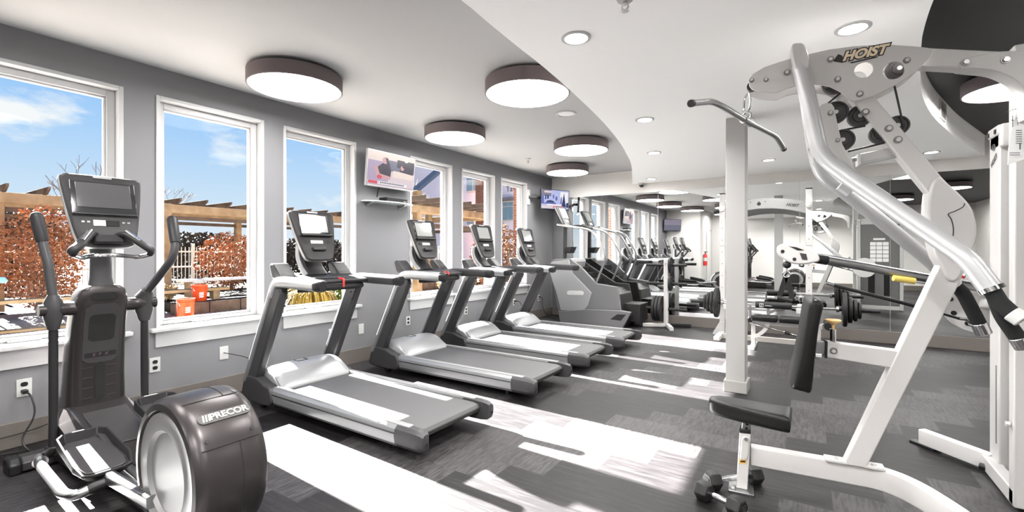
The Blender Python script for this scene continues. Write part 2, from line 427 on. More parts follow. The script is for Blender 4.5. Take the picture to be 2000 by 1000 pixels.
# ---- drum ceiling lamps (dark fabric drum, white diffuser); real light comes from the diffuser
def drum(x, y, zt, label, r=0.362):
    t = thing('drum_ceiling_lamp', (x, y, zt-0.132), label, 'ceiling lamp', 'round drum ceiling lamps')
    obj('canopy', G().cyl((x,y,zt),(x,y,zt-0.03),0.25,32), M_lampside, t)
    z1 = zt-0.024; z0 = zt-0.132
    obj('lamp_shade', G().lathe([(r-0.012,z1),(r,z1),(r,z0+0.005),(r-0.004,z0),(r-0.012,z0),(r-0.012,z1)], (x,y,0), n=64), M_lampside, t)
    obj('top_panel', G().lathe([(0.0,z1-0.002),(r-0.012,z1-0.002),(r-0.012,z1-0.008),(0.0,z1-0.008)], (x,y,0), n=48), M_lampside, t)
    obj('diffuser', G().lathe([(0.0,z0+0.012),(r-0.013,z0+0.012),(r-0.013,z0+0.004),(0.0,z0+0.004)], (x,y,0), n=64), M_glow, t)
    return t
drum(0.812,2.173,HT,'largest-looking drum ceiling lamp, above the nearest treadmill by the second window')
drum(2.342,3.333,HT,'drum ceiling lamp tucked against the curved white ceiling edge, near the middle')
drum(0.821,4.182,HT,'drum ceiling lamp above the wall television by the windows')
drum(1.806,5.599,HT,'drum ceiling lamp beside the curved ceiling edge, just beyond the round ceiling speaker')
drum(0.879,7.077,HT,'farthest drum ceiling lamp by the windows, in front of the corner television')
drum(5.84,5.50,HT+.01,'drum ceiling lamp in the charcoal ceiling recess at the right edge')
drum(7.5,6.6,HT+.01,'drum ceiling lamp in the charcoal recess seen reflected beside the cable tower')
drum(6.9,2.9,HT+.01,'drum ceiling lamp in the charcoal recess above the far side of the cable tower')
drum(1.10,0.30,HT,'drum ceiling lamp near the rear corner, seen only in the mirror')
drum(2.25,0.9,HT,'drum ceiling lamp over the elliptical side, seen only in the mirror')
drum(6.3,0.6,HT+.01,'drum ceiling lamp in the charcoal recess behind the viewpoint')
drum(7.6,-1.2,HT+.01,'added drum ceiling lamp in the charcoal recess at the rear right')  # lamp added at the rear to brighten upright faces turned that way
drum(1.78,-1.9,HT,'added drum ceiling lamp by the rear door')  # likewise added, for more light from behind the camera

# ---- recessed downlights in the white soffit
DL = [(3.25,2.37,'large-looking recessed downlight above the aisle, left of the lat bar'),(4.56,3.09,'recessed downlight nearest the camera, above the multi gym top arm'),(3.09,4.19,'recessed downlight above the white pillar, left side'),
      (2.76,5.66,'recessed downlight near the ceiling curve, third in the row'),(2.14,7.69,'recessed downlight by the mirror near the dome camera'),(3.91,6.95,'recessed downlight near the mirror just right of the pillar'),(5.62,7.5,'recessed downlight by the mirror under the curved beige bulkhead'),(4.98,5.6,'recessed downlight partly hidden by the gym pulley wheel'),
      (3.6,-0.6,'recessed downlight behind the viewpoint, left'),(4.6,0.4,'recessed downlight behind the viewpoint, centre'),(3.4,-1.7,'added recessed downlight far behind the viewpoint'),(4.9,-1.6,'added recessed downlight behind the viewpoint, right'),(3.3,0.9,'recessed downlight behind the viewpoint, over the aisle')]  # the two rearmost are added to light camera-facing surfaces
for x, y, lb in DL:
    t = thing('recessed_downlight', (x, y, HC), lb, 'downlight', 'recessed ceiling downlights')
    obj('trim_ring', G().lathe([(0.062,HC-0.001),(0.085,HC-0.001),(0.084,HC-0.006),(0.066,HC-0.009),(0.062,HC-0.006),(0.062,HC-0.001)], (x,y,0), n=32), M_trimw, t)
    obj('lens', G().lathe([(0.0,HC-0.001),(0.062,HC-0.001),(0.062,HC-0.004),(0.0,HC-0.004)], (x,y,0), n=32), M_glow2, t)
    ld = bpy.data.lights.new('downlight_bulb', 'AREA'); ld.shape = 'DISK'; ld.size = 0.12; ld.energy = 10 if y > 1.5 else (16 if y > -0.8 else 20); ld.color = (1.0,0.98,0.95); ld.spread = math.radians(150)
    lo = bpy.data.objects.new('downlight_bulb', ld); COL.objects.link(lo); lo.parent = t; lo.location = (0,0,-0.014)

# ---- small ceiling fittings
t = thing('ceiling_speaker', (2.19,4.38,HT), 'round white flush ceiling speaker in the grey ceiling tray', 'speaker')
obj('speaker_rim', G().lathe([(0.085,HT),(0.108,HT),(0.106,HT-0.01),(0.09,HT-0.012),(0.085,HT-0.004),(0.085,HT)], (2.19,4.38,0), n=40), M_trimw, t)
obj('speaker_grille', G().lathe([(0.0,HT-0.001),(0.086,HT-0.001),(0.086,HT-0.006),(0.0,HT-0.006)], (2.19,4.38,0), n=40), mat('speaker_grille_white', (0.72,0.72,0.72), 0.6, noise=0.15, nscale=900), t)
for x, y, z, lb in ((3.62,2.13,HC,'chrome fire sprinkler head on the white ceiling at the top edge'),(0.62,6.2,HT,'small sprinkler head on the grey ceiling above the far windows')):
    t = thing('fire_sprinkler', (x,y,z), lb, 'sprinkler', 'fire sprinkler heads')
    obj('escutcheon', G().lathe([(0.0,z),(0.042,z),(0.036,z-0.012),(0.02,z-0.016),(0.0,z-0.016)], (x,y,0), n=24), M_trimw, t)
    obj('sprinkler_frame', G().cyl((x,y,z-0.016),(x,y,z-0.03),0.011).tube([(x-0.014,y,z-0.03),(x-0.016,y,z-0.045),(x,y,z-0.06)],0.0035,8).tube([(x+0.014,y,z-0.03),(x+0.016,y,z-0.045),(x,y,z-0.06)],0.0035,8), M_chrome, t)
    obj('deflector', G().lathe([(0.0,z-0.06),(0.018,z-0.06),(0.018,z-0.063),(0.0,z-0.063)], (x,y,0), n=16), M_chrome, t)
dc = on_y(1253,360,YB-0.06)
t = thing('dome_camera', (dc[0],YB-0.062,HC), 'small black dome security camera on the wall above the mirror', 'camera')
obj('housing', G().lathe([(0.0,0.0),(0.055,0.0),(0.055,-0.028),(0.045,-0.034),(0.0,-0.034)], (dc[0],YB-0.062,HC), n=28), M_trimw, t)
obj('dome', G().lathe([(0.044*math.cos(a),-0.034-0.044*math.sin(a)) for a in [0,.3,.6,.9,1.2,1.57]], (dc[0],YB-0.062,HC), n=24), M_screen, t)

# ---- supply air vent set in the curved bulkhead of the charcoal recess
def vent():
    i = min(range(len(RCs)), key=lambda k: abs(RCs[k][1]-5.95)); a = Vector((*RCs[i-1],0)); b = Vector((*RCs[i+1],0)); p = Vector((*RCs[i],0))
    d = (b-a).normalized(); n = Vector((-d.y,d.x,0)); 
    n = -n   # into the recess
    t = thing('air_vent', (p.x,p.y,HC+0.06), 'louvred air vent set in the curved beige bulkhead of the dark recess', 'vent')
    g = G(); h = G()
    for q in range(7):
        c = p+n*0.006+Vector((0,0,HC+0.075+0.022*q)); ax = d*0.13
        h.sweep([tuple(c-ax),tuple(c+ax)], rrect(0.016,0.006,0))
    for s in (-1,1):
        c = p+n*0.005+d*0.14*s; g.sweep([tuple(c+Vector((0,0,HC+0.05))),tuple(c+Vector((0,0,HC+0.23)))], rrect(0.02,0.012,0))
    for zz in (HC+0.055,HC+0.225):
        c = p+n*0.005+Vector((0,0,zz)); g.sweep([tuple(c-d*0.14),tuple(c+d*0.14)], rrect(0.02,0.012,0))
    obj('vent_frame', g, M_wallw, t); obj('louvre', h, M_base2, t)
vent()
# ================================================================ TREADMILLS (local frame: x from the window wall, y across, z up; built for the nearest one, then copied)
M_belt = mat('treadmill_belt', (0.062,0.061,0.063), 0.55, noise=0.25, nscale=500)
M_rail = mat('treadmill_rail_silver', (0.25,0.252,0.258), 0.34, 0.45, noise=0.05, nscale=300)
M_hood = mat('treadmill_hood_silver', (0.30,0.303,0.31), 0.36, 0.35, noise=0.06, nscale=260)
M_step = mat('rail_step_grey', (0.21,0.21,0.213), 0.5)
M_cons = mat('console_charcoal', (0.027,0.0255,0.027), 0.45, 0.0, 0.22)
M_consrim = mat('console_rim_silver', (0.26,0.26,0.265), 0.35, 0.4)
M_key = mat('console_key_white', (0.75,0.74,0.70), 0.5)
M_lcd = mat('lcd_grey', (0.22,0.225,0.22), 0.14, 0.0, 0.5)

def console_panel(parent, top, bot, wt, wb, thick, axis_y, screen=(0.52,0.93), kind='tread', lit=True):
    """tilted console: top and bottom are (x,z) of the panel's centre line, widths at top and bottom; faces +x"""
    T = Vector((top[0],axis_y,top[1])); B = Vector((bot[0],axis_y,bot[1])); up = (T-B); Lh = up.length; up.normalize()
    side = Vector((0,1,0)); nrm = side.cross(up); 
    if nrm.x < 0: nrm = -nrm
    def P(u, v, d=0.0): return tuple(B + up*(v*Lh) + side*u + nrm*d)
    # outline: narrow rounded bottom, wide top
    half = smooth2([(0.0,0.0),(wb*0.36,0.012),(wb*0.5,0.10),(wb*0.5+(wt-wb)*0.28,0.45),(wt*0.5,0.90),(wt*0.5-0.012,0.965),(wt*0.40,0.992),(0.0,1.0)], 4, False)
    out = half + [(-a,b) for a,b in half[-2:0:-1]]
    sc = lambda k: [(a*k, 0.5+(b-0.5)*(1-(1-k)*0.8)) for a,b in out]
    g = G(); o1 = sc(0.93); o3 = sc(0.955)
    g.loft([[P(a,b,-thick) for a,b in sc(0.80)],[P(a,b,-thick*0.7) for a,b in out],[P(a,b,-0.006) for a,b in out],[P(a,b,0.002) for a,b in o3],[P(a,b,0.0) for a,b in o1]])
    con = obj('console', g, M_cons, parent, ang=25)
    rim = G(); o2 = sc(1.012)
    rim.loft([[P(a,b,-thick*0.62) for a,b in o2],[P(a,b,-0.012) for a,b in o2],[P(a,b,-0.012) for a,b in out],[P(a,b,-thick*0.62) for a,b in out]], cap=False)
    obj('rim', rim, M_consrim, con, ang=30)
    def slab(name, u0,u1,v0,v1,d0,d1,m,bev=0.004, **k):
        q = G(); q.loft([[P(u0,v0,d0),P(u1,v0,d0),P(u1,v1,d0),P(u0,v1,d0)],[P(u0,v0,d1),P(u1,v0,d1),P(u1,v1,d1),P(u0,v1,d1)]]); return obj(name, q, m, con, bev, **k)
    return con, P, slab, wt, wb

def treadmill(Y, label):
    t = thing('treadmill', (1.36, Y, 0.0), label, 'treadmill', 'treadmills in a row facing the windows')
    y = lambda v: Y+v
    XF, XE = 0.48, 2.40
    # belt deck
    obj('belt', G().prism([(0.78,0.150),(0.78,0.182),(2.30,0.182),(2.345,0.172),(2.362,0.150),(2.345,0.115),(2.25,0.10)], 'y', y(-0.295), y(0.295)), M_belt, t, 0.006)
    obj('under_frame', G().box((0.75,y(-0.27),0.075),(2.22,y(0.27),0.148)).box((0.55,y(-0.30),0.05),(0.8,y(0.30),0.15)), M_gdark, t, 0.006)
    for s in (-1,1):
        # silver rail: profile across y/z swept along x, closing in a rounded tail
        prof = [(0.297,0.150),(0.297,0.192),(0.315,0.200),(0.350,0.196),(0.370,0.178),(0.380,0.140),(0.372,0.088),(0.350,0.062),(0.315,0.056),(0.297,0.062)]
        rings = []
        for x, k in ((0.62,1.0),(1.2,1.0),(1.9,1.0),(2.20,1.0)):
            rings.append([(x, y(s*a), z) for a,z in prof])
        r = obj('side_rail', G().loft(rings), M_rail, t, ang=28)
        obj('foot_tread', G().box((0.80,y(s*0.302) if s>0 else y(-0.348),0.192),(2.30,y(0.348) if s>0 else y(-0.302),0.2035)), M_step, r, 0.004)
        obj('skirt_groove', G().box((0.64,y(s*0.3795)-0.002,0.150),(2.20,y(s*0.3795)+0.002,0.156)), M_gdark, r)
        rings = []
        for x, k in ((2.20,1.0),(2.30,1.0),(2.37,0.97),(2.41,0.88),(2.43,0.70),(2.436,0.45)):
            rings.append([(x, y(s*(0.336+(a-0.336)*k)), 0.128+(z-0.128)*k) for a,z in prof])
        e = obj('end_cap', G().loft(rings), M_grey, t, ang=30)
        obj('adjuster_hole', G().cyl((2.427,y(s*0.336),0.12),(2.442,y(s*0.336),0.12),0.010), M_matte, e)
        # base fairing at the foot of the upright
        fr = [(0.40,0.06),(0.385,0.14),(0.42,0.22),(0.50,0.265),(0.62,0.255),(0.72,0.22),(0.80,0.195),(0.80,0.06)]
        obj('base_fairing', G().prism(smooth2(fr,3), 'y', y(s*0.29), y(s*0.392)), M_grey, t, 0.016, seg=3)
        # upright (leans away from the wall) with a silver outer strip
        up = [(0.405,0.17),(0.56,0.17),(0.955,0.95),(0.94,1.00),(0.865,1.00),(0.80,0.955)]
        u = obj('upright', G().prism(up, 'y', y(s*0.318), y(s*0.385)), M_grey, t, 0.014, seg=3)
        st = [(0.395,0.20),(0.45,0.20),(0.84,0.96),(0.80,0.985)]
        obj('trim_strip', G().prism(st, 'y', y(s*0.322), y(s*0.395)), M_rail, u, 0.012, seg=3)
        for bx, bz in ((0.90,0.95),(0.875,0.915),(0.925,0.915),(0.89,0.85)):
            obj('bolt', G().cyl((bx,y(s*0.317),bz),(bx,y(s*0.311),bz),0.008,12), M_black, u)
        # handrail: curves out of the upright and runs back toward the user
        hp = [(0.80,y(s*0.355),0.93),(0.86,y(s*0.358),1.035),(0.97,y(s*0.362),1.045),(1.42,y(s*0.372),1.035)]
        h = obj('handrail', G().sweep(rnd(hp,0.10,8), rrect(0.078,0.088,0.032)), M_hood if s<0 else M_grey, t, ang=40)  # near rail paler than its twin: sunlit look put into the colour
        obj('grip_end', G().sweep([(1.40,y(s*0.372),1.035),(1.455,y(s*0.373),1.034),(1.475,y(s*0.373),1.034)], rrect(0.080,0.090,0.034), scales=[1,1,0.75]), M_gdark, h, ang=40)
        # cup holder: raised lip standing beside the console
        cp = [(0.74,1.06),(0.70,1.16),(0.715,1.185),(0.76,1.185),(0.86,1.09),(0.90,1.05)]
        c = obj('cup_holder', G().prism(cp, 'y', y(s*0.20), y(s*0.335)), M_grey, t, 0.014, seg=3)
        obj('cup_recess', G().loft([[(0.748,y(s*0.215),1.176),(0.748,y(s*0.32),1.176),(0.868,y(s*0.32),1.078),(0.868,y(s*0.215),1.078)],[(0.752,y(s*0.215),1.181),(0.752,y(s*0.32),1.181),(0.872,y(s*0.32),1.083),(0.872,y(s*0.215),1.083)]]), M_black, c)
    # motor hood
    hp = [(0.42,0.13),(0.43,0.20),(0.47,0.27),(0.54,0.315),(0.64,0.33),(0.74,0.305),(0.82,0.25),(0.875,0.195),(0.875,0.15)]
    hd = G(); sec = smooth2(hp, 3, False)
    rings = []
    for v, k in ((-0.318,0.80),(-0.300,0.93),(-0.26,0.99),(-0.1,1.02),(0.1,1.02),(0.26,0.99),(0.300,0.93),(0.318,0.80)):
        rings.append([(x, y(v), 0.15+(z-0.15)*k) for x,z in sec])
    h = obj('motor_hood', hd.loft(rings), M_hood, t, ang=50)
    obj('hood_groove', G().tube([(0.60,y(-0.06),0.334),(0.66,y(-0.055),0.331),(0.66,y(0.03),0.332),(0.60,y(0.03),0.336)],0.004,8), M_gdark, h)
    # dash: tray, grip bar under it, safety key
    d = obj('dash', G().prism([(0.80,1.00),(0.78,1.06),(0.84,1.085),(1.02,1.06),(1.10,1.045),(1.10,1.02),(1.02,1.00)], 'y', y(-0.33), y(0.33)), M_gdark, t, 0.010)
    obj('dash_tray', G().box((0.90,y(-0.15),1.055),(1.04,y(0.15),1.068)), M_black, d, 0.006)
    obj('grip_bar', G().tube([(1.04,y(-0.30),0.985),(1.085,y(-0.22),0.985),(1.085,y(0.22),0.985),(1.04,y(0.30),0.985)],0.024,12,smooth=0.05), M_foam, t)
    obj('safety_key', G().prism([(1.03,1.052),(1.03,1.064),(1.105,1.060),(1.112,1.05),(1.112,0.985),(1.104,0.985),(1.100,1.045)], 'y', y(0.062), y(0.077)), M_red, t, 0.002, label='red safety key clip')
    # console mast
    obj('console_mast', G().sweep(rnd([(0.86,Y,1.07),(0.80,Y,1.12),(0.74,Y,1.22),(0.745,Y,1.36)],0.08,6), rrect(0.17,0.05,0.02), up=(1,0,0)), M_gdark, t, 0.004)
    for s in (-1,1):
        obj('mast_trim', G().sweep(rnd([(0.835,y(s*0.09),1.075),(0.765,y(s*0.09),1.13),(0.70,y(s*0.09),1.23),(0.71,y(s*0.09),1.34)],0.08,6), rrect(0.022,0.05,0.009), up=(1,0,0)), M_hood, t, 0.003)
    con, P, slab, wt, wb = console_panel(t, (0.765,1.63), (0.90,1.205), 0.41, 0.27, 0.06, Y)
    slab('screen_bezel', -0.135,0.135,0.53,0.93,0.0,0.006,M_screen)
    slab('screen', -0.118,0.118,0.56,0.90,0.0061,0.0085,M_lcd,0.002)
    slab('reading_ledge', -0.145,0.145,0.475,0.51,0.0,0.030,M_black,0.004)
    slab('button_panel', -0.065,0.05,0.335,0.40,0.0,0.004,M_key,0.003, label='pale keypad')
    for k in range(2): slab('button_group', -0.115+0.205*k,-0.085+0.205*k,0.34,0.40,0.0,0.003,M_gdark,0.002)
    slab('stop_paddle', -0.06,0.06,0.19,0.26,0.0,0.022,M_black,0.007)
    slab('maker_plate', -0.05,0.05,0.945,0.98,-0.002,0.007,M_consrim,0.003)
    # feet and lift wheels
    for s in (-1,1):
        obj('foot', G().cyl((2.10,y(s*0.28),0.0),(2.10,y(s*0.28),0.012),0.032).cyl((2.10,y(s*0.28),0.012),(2.10,y(s*0.28),0.062),0.014), M_rubber, t)
        obj('wheel', G().cyl((0.60,y(s*0.30),0.04),(0.60,y(s*0.34),0.04),0.04), M_rubber, t)
    return t
T1 = treadmill(2.345, 'nearest treadmill, its side rail and belt filling the left foreground')
for Y, lb in ((3.665,'second treadmill from the front, below the wall television shelf'),(4.77,'third treadmill from the front, before the fifth window'),(5.86,'farthest treadmill, beside the stair climber')):
    c = copy_tree(T1); c.location = (1.36, Y, 0); c['label'] = lb
# ================================================================ ELLIPTICAL TRAINERS
M_eg  = mat('elliptical_graphite', (0.042,0.037,0.038), 0.30, 0.5, 0.25, noise=0.05, nscale=240)
M_egl = mat('elliptical_graphite_light', (0.055,0.052,0.054), 0.34, 0.4, 0.25)
M_disc= mat('elliptical_disc_brushed', (0.36,0.355,0.36), 0.38, 0.7)
def elliptical(label):
    Y = 0.965
    t = thing('elliptical_trainer', (1.35, Y, 0.0), label, 'elliptical trainer', 'elliptical trainers facing the windows')
    # front foot
    obj('front_foot', G().prism([(0.42,0.012),(0.42,0.06),(0.455,0.085),(0.53,0.085),(0.565,0.06),(0.565,0.012)], 'y', 0.655, 1.275), M_egl, t, 0.006)
    for a, b in ((0.60,0.655),(1.275,1.33)):
        obj('foot_cap', G().prism([(0.415,0.0),(0.415,0.062),(0.452,0.088),(0.533,0.088),(0.57,0.062),(0.57,0.0)], 'y', a, b), M_black, t, 0.012, seg=3)
    obj('base_beam', G().box((0.50,Y-0.10,0.03),(2.05,Y+0.10,0.11)), M_grey, t, 0.008)
    # low front housing with a lid
    secs = []
    for x, w, zt in ((0.46,0.15,0.26),(0.52,0.185,0.345),(0.66,0.19,0.352),(0.80,0.185,0.315),(1.18,0.17,0.215),(1.30,0.16,0.14)):
        secs.append([(x,Y-w,0.05),(x,Y+w,0.05),(x,Y+w,zt-0.075),(x,Y+w-0.055,zt),(x,Y-w+0.055,zt),(x,Y-w,zt-0.075)])
    hs = obj('front_housing', G().loft(secs), M_eg, t, 0.010, ang=30)
    obj('housing_lid', G().loft([[(0.78,Y-0.105,0.318),(0.78,Y+0.105,0.318),(0.78,Y+0.105,0.330),(0.78,Y-0.105,0.330)],[(1.17,Y-0.10,0.216),(1.17,Y+0.10,0.216),(1.17,Y+0.10,0.228),(1.17,Y-0.10,0.228)]]), M_egl, hs, 0.004)
    # tower: stack of rounded rectangles
    tw = [(0.20,0.555,0.27,0.285),(0.35,0.55,0.26,0.285),(0.52,0.565,0.23,0.275),(0.70,0.60,0.20,0.265),(0.84,0.635,0.185,0.26),(0.93,0.665,0.185,0.255),(1.00,0.685,0.18,0.245),(1.05,0.70,0.16,0.215),(1.075,0.705,0.12,0.16)]
    rings = [[(xc+a, Y+b, z) for a, b in rrect(d, w, min(d,w)*0.26)] for z, xc, d, w in tw]
    tower = obj('tower', G().loft(rings), M_eg, t, ang=50)
    def xf(z):
        for (z0,x0,d0,_),(z1,x1,d1,_) in zip(tw, tw[1:]):
            if z0 <= z <= z1:
                k = (z-z0)/(z1-z0); return x0+(x1-x0)*k+(d0+(d1-d0)*k)/2
        return tw[-1][1]
    def patch(name, y0,y1,z0,z1,m,d=0.003, yc=None, rad=0.012, n=6):
        """thin rounded panel lying on the tower front"""
        rows = [z0+(z1-z0)*k/14 for k in range(15)]; rd = min(rad,(y1-y0)*0.45,(z1-z0)*0.45); A, B = [], []
        for z in rows:
            q = max(0.0, rd-min(z-z0, z1-z)); ins = rd-math.sqrt(max(0.0, rd*rd-q*q))
            A.append((z, y0+ins)); B.append((z, y1-ins))
        g = G(); g.loft([[(xf(z)-0.006,ya,z),(xf(z)+d,ya,z),(xf(z)+d,yb,z),(xf(z)-0.006,yb,z)] for (z,ya),(_,yb) in zip(A,B)]); return obj(name, g, m, tower)
    patch('face_panel', Y-0.085,Y+0.085,0.60,0.965,M_egl,0.004,rad=0.03)
    patch('bottle_niche', Y-0.062,Y+0.062,0.735,0.90,M_matte,0.0055,rad=0.02)
    patch('top_pocket', Y-0.062,Y+0.062,0.985,1.035,M_matte,0.006,rad=0.02)
    patch('name_strip', Y-0.075,Y+0.075,0.635,0.665,M_gdark,0.0055,rad=0.004)
    zs = 0.65; text('model_mark', 'EFX', 0.026, mat('mark_violet_grey',(0.10,0.06,0.075),0.4), tower, (xf(zs)+0.0065,Y,zs), (0,1,0), (0.2,0,1), bold=0.0006, spacing=2.2)
    patch('slot', Y-0.022,Y+0.022,0.37,0.60,M_matte,0.004,rad=0.02)
    for k in range(4):
        for s in (-1,1): patch('tick', Y+s*0.055-0.024,Y+s*0.055+0.024,0.385+0.062*k,0.390+0.062*k,M_egl,0.004,rad=0.001)
    # neck, console
    obj('neck', G().loft([[(xc+a,Y+b,z) for a,b in rrect(d,w,min(d,w)*0.45,6)] for z,xc,d,w in ((1.05,0.705,0.11,0.13),(1.12,0.70,0.085,0.105),(1.25,0.70,0.08,0.10),(1.36,0.705,0.085,0.11))]), M_grey, t, ang=60)
    con, P, slab, wt, wb = console_panel(t, (0.69,1.752), (0.82,1.31), 0.385, 0.275, 0.065, Y+0.008)
    slab('screen_bezel', -0.155,0.155,0.42,0.90,0.0,0.006,M_screen)
    slab('screen', -0.130,0.130,0.535,0.875,0.0061,0.0085,mat('screen_reflecting',(0.06,0.058,0.062),0.08,0.0,0.8),0.002)
    slab('ledge', -0.152,0.152,0.425,0.45,0.006,0.02,M_black,0.003)
    slab('readout', -0.062,-0.005,0.285,0.365,0.0,0.004,M_key,0.003, label='pale readout')
    slab('readout_window', -0.002,0.062,0.285,0.365,0.0,0.004,M_matte,0.003)
    for u in (-0.115,-0.09,0.075,0.10): slab('key', u,u+0.014,0.325,0.35,0.0,0.003,M_consrim,0.001)
    slab('maker_plate', -0.045,0.045,0.945,0.985,-0.002,0.007,M_consrim,0.003)
    slab('button_wedge', -0.075,0.075,0.03,0.155,0.0,0.03,M_gdark,0.012)
    # fixed front handlebar: two horns and a silver loop below the console
    for s in (-1,1):
        p = rnd([(0.76,Y+s*0.035,1.345),(0.83,Y+s*0.075,1.40),(0.92,Y+s*0.15,1.315),(0.94,Y+s*0.185,1.285),(0.90,Y+s*0.175,1.262)],0.06,5)
        h = obj('fixed_handle', G().sweep(p, rrect(0.052,0.034,0.015), scales=[0.8]+[1]*(len(p)-2)+[0.6]), M_gdark, t, ang=50)
        obj('pulse_sensor', G().sweep([(0.845,Y+s*0.085,1.408),(0.905,Y+s*0.135,1.346)], rrect(0.026,0.016,0.006)), M_chrome, h)
    obj('silver_loop', G().tube([(0.92,Y-0.175,1.262),(0.86,Y-0.13,1.245),(0.80,Y-0.05,1.262),(0.80,Y+0.05,1.262),(0.86,Y+0.13,1.245),(0.92,Y+0.175,1.262)],0.013,10,smooth=0.05), M_chrome, t)
    # cross tube and the two moving arms
    zp = 0.945; xp = 0.70
    obj('cross_tube', G().lathe([(0.0,-0.215),(0.042,-0.215),(0.046,-0.19),(0.040,-0.18),(0.040,-0.12),(0.055,-0.09),(0.055,0.09),(0.040,0.12),(0.040,0.18),(0.046,0.19),(0.042,0.215),(0.0,0.215)], (xp,Y,zp), (0,1,0), 28), M_eg, t)
    ups = {-1: [(0.70,0.755,1.02),(0.675,0.745,1.14),(0.665,0.742,1.21),(0.62,0.728,1.33),(0.565,0.712,1.495)], 1: [(0.73,1.19,1.02),(0.82,1.225,1.12),(0.93,1.262,1.24),(0.92,1.28,1.33),(0.80,1.305,1.50)]}
    lows = {-1: [(0.70,0.755,0.86),(0.70,0.755,0.15)], 1: [(0.70,1.185,0.86),(0.71,1.185,0.20)]}
    for s in (-1,1):
        yy = 0.755 if s < 0 else 1.185
        a = obj('moving_arm', G().tube(rnd(ups[s],0.07,6), 0.023, 14), M_grey, t)
        q = [Vector(v) for v in ups[s][-2:]]; d = (q[1]-q[0]).normalized(); L0 = (q[1]-q[0]).length
        st = q[0]+d*0.005
        obj('grip', G().sweep([tuple(st),tuple(st+d*0.02),tuple(st+d*(L0-0.02)),tuple(st+d*L0),tuple(st+d*(L0+0.012))], [(0.030*math.cos(2*PI*i/16),0.030*math.sin(2*PI*i/16)) for i in range(16)], scales=[0.86,1.0,1.05,0.9,0.5]), M_gdark, a)
        if s < 0: top = (0.70,yy,1.03); bot = (0.70,yy,0.83)
        else: top = (0.735,yy+0.004,1.03); bot = (0.70,yy,0.83)
        obj('arm_hub', G().sweep([top,(0.70,yy,0.99),(0.70,yy,0.90),bot], [(0.05*math.cos(2*PI*i/18),0.042*math.sin(2*PI*i/18)) for i in range(18)], scales=[0.62,1.0,1.0,0.60]), M_grey, a, ang=60)
        obj('hub_cap', G().cyl((xp,yy+s*0.03,zp),(xp,yy+s*0.062,zp),0.034,20), M_eg, a)
        obj('lower_rod', G().tube(lows[s], 0.021, 14), M_gdark, a)
        obj('rod_foot', G().box((lows[s][1][0]-0.035,yy-0.03,lows[s][1][2]-0.05),(lows[s][1][0]+0.03,yy+0.03,lows[s][1][2]+0.01)), M_black, a, 0.008)
    # near coupling tube, far coupling tube
    for s, zz in ((-1,0.0),(1,0.10)):
        f = lambda y_: Y+s*(Y-y_) if s > 0 else y_
        c = obj('coupling_tube', G().tube(rnd([(0.70,f(0.755),0.135+zz),(0.80,f(0.675),0.13+zz),(0.95,f(0.665),0.125+zz),(1.36,f(0.655),0.115+zz),(1.45,f(0.675),0.125+zz),(1.455,f(0.745),0.14+zz)],0.10,7),0.024,14), M_steel, t)
        obj('tube_collar', G().cyl((0.79,f(0.682),0.131+zz),(0.835,f(0.676),0.13+zz),0.033,18), M_chrome, c)
        obj('coupling_sleeve', G().sweep([(1.452,f(0.72),0.135+zz),(1.455,f(0.745),0.14+zz),(1.462,f(0.82),0.15+zz)], [(0.03*math.cos(2*PI*i/14),0.03*math.sin(2*PI*i/14)) for i in range(14)], scales=[0.85,1,0.8]), M_black, c)
        # pedal arm running back into the drum
        yp = f(0.80)
        obj('pedal_arm', G().rtube([(1.02,yp,0.185+zz),(1.45,yp,0.165+zz),(1.98,yp,0.20+zz*1.2)],0.045,0.055,0.010), M_steel, t)
        # pedal tray
        pa = [(1.00,-0.075),(1.04,-0.105),(1.36,-0.115),(1.44,-0.10),(1.46,-0.06),(1.46,0.06),(1.44,0.10),(1.36,0.115),(1.04,0.105),(1.00,0.075)]
        zf = lambda x: 0.245 - 0.055*(x-1.0)/0.46 + zz*1.1
        ped = G()
        sh = 0.93
        ins = [((x-1.23)*0.90+1.23, v*0.84) for x,v in pa]
        lip = lambda x: 0.055 if x < 1.1 else (0.035 if x < 1.40 else 0.012)
        ped.loft([[(x,yp+v*0.9,zf(x)-0.03) for x,v in ins],[(x,yp+v,zf(x)) for x,v in pa],[(x,yp+v,zf(x)+lip(x)) for x,v in pa],[((x-1.23)*0.955+1.23,yp+v*0.93,zf(x)+lip(x)) for x,v in pa],[(x,yp+v,zf(x)+0.004) for x,v in ins]])
        pd = obj('pedal', ped, M_gdark, t, 0.004)
        obj('pedal_pad', G().loft([[(x,yp+v*0.94,zf(x)+0.004) for x,v in ins],[(x,yp+v*0.94,zf(x)+0.010) for x,v in ins]]), M_egl, pd, 0.003)
    obj('ramp_rail', G().rtube([(1.22,Y-0.06,0.13),(2.0,Y-0.06,0.10)],0.05,0.05,0.008), M_steel, t)
    obj('ramp_box', G().box((1.45,Y-0.02,0.11),(1.88,Y+0.10,0.22)), M_black, t, 0.012)
    # rear drum
    cx, cz, R = 2.10, 0.345, 0.318; y0, y1 = 0.795, 1.075
    prof = [(R-0.055,y0+0.012),(R-0.048,y0),(R-0.022,y0+0.002),(R-0.006,y0+0.018),(R,y0+0.05),(R+0.002,(y0+y1)/2),(R,y1-0.05),(R-0.006,y1-0.018),(R-0.022,y1-0.002),(R-0.048,y1),(R-0.055,y1-0.012),(0.0,y1-0.012)]
    prof = [(0.0,y0+0.03)]+[(R-0.056,y0+0.03)]+prof
    dr = obj('rear_drum', G().lathe(prof, (cx,0,cz), (0,1,0), 72), M_eg, t, ang=40)
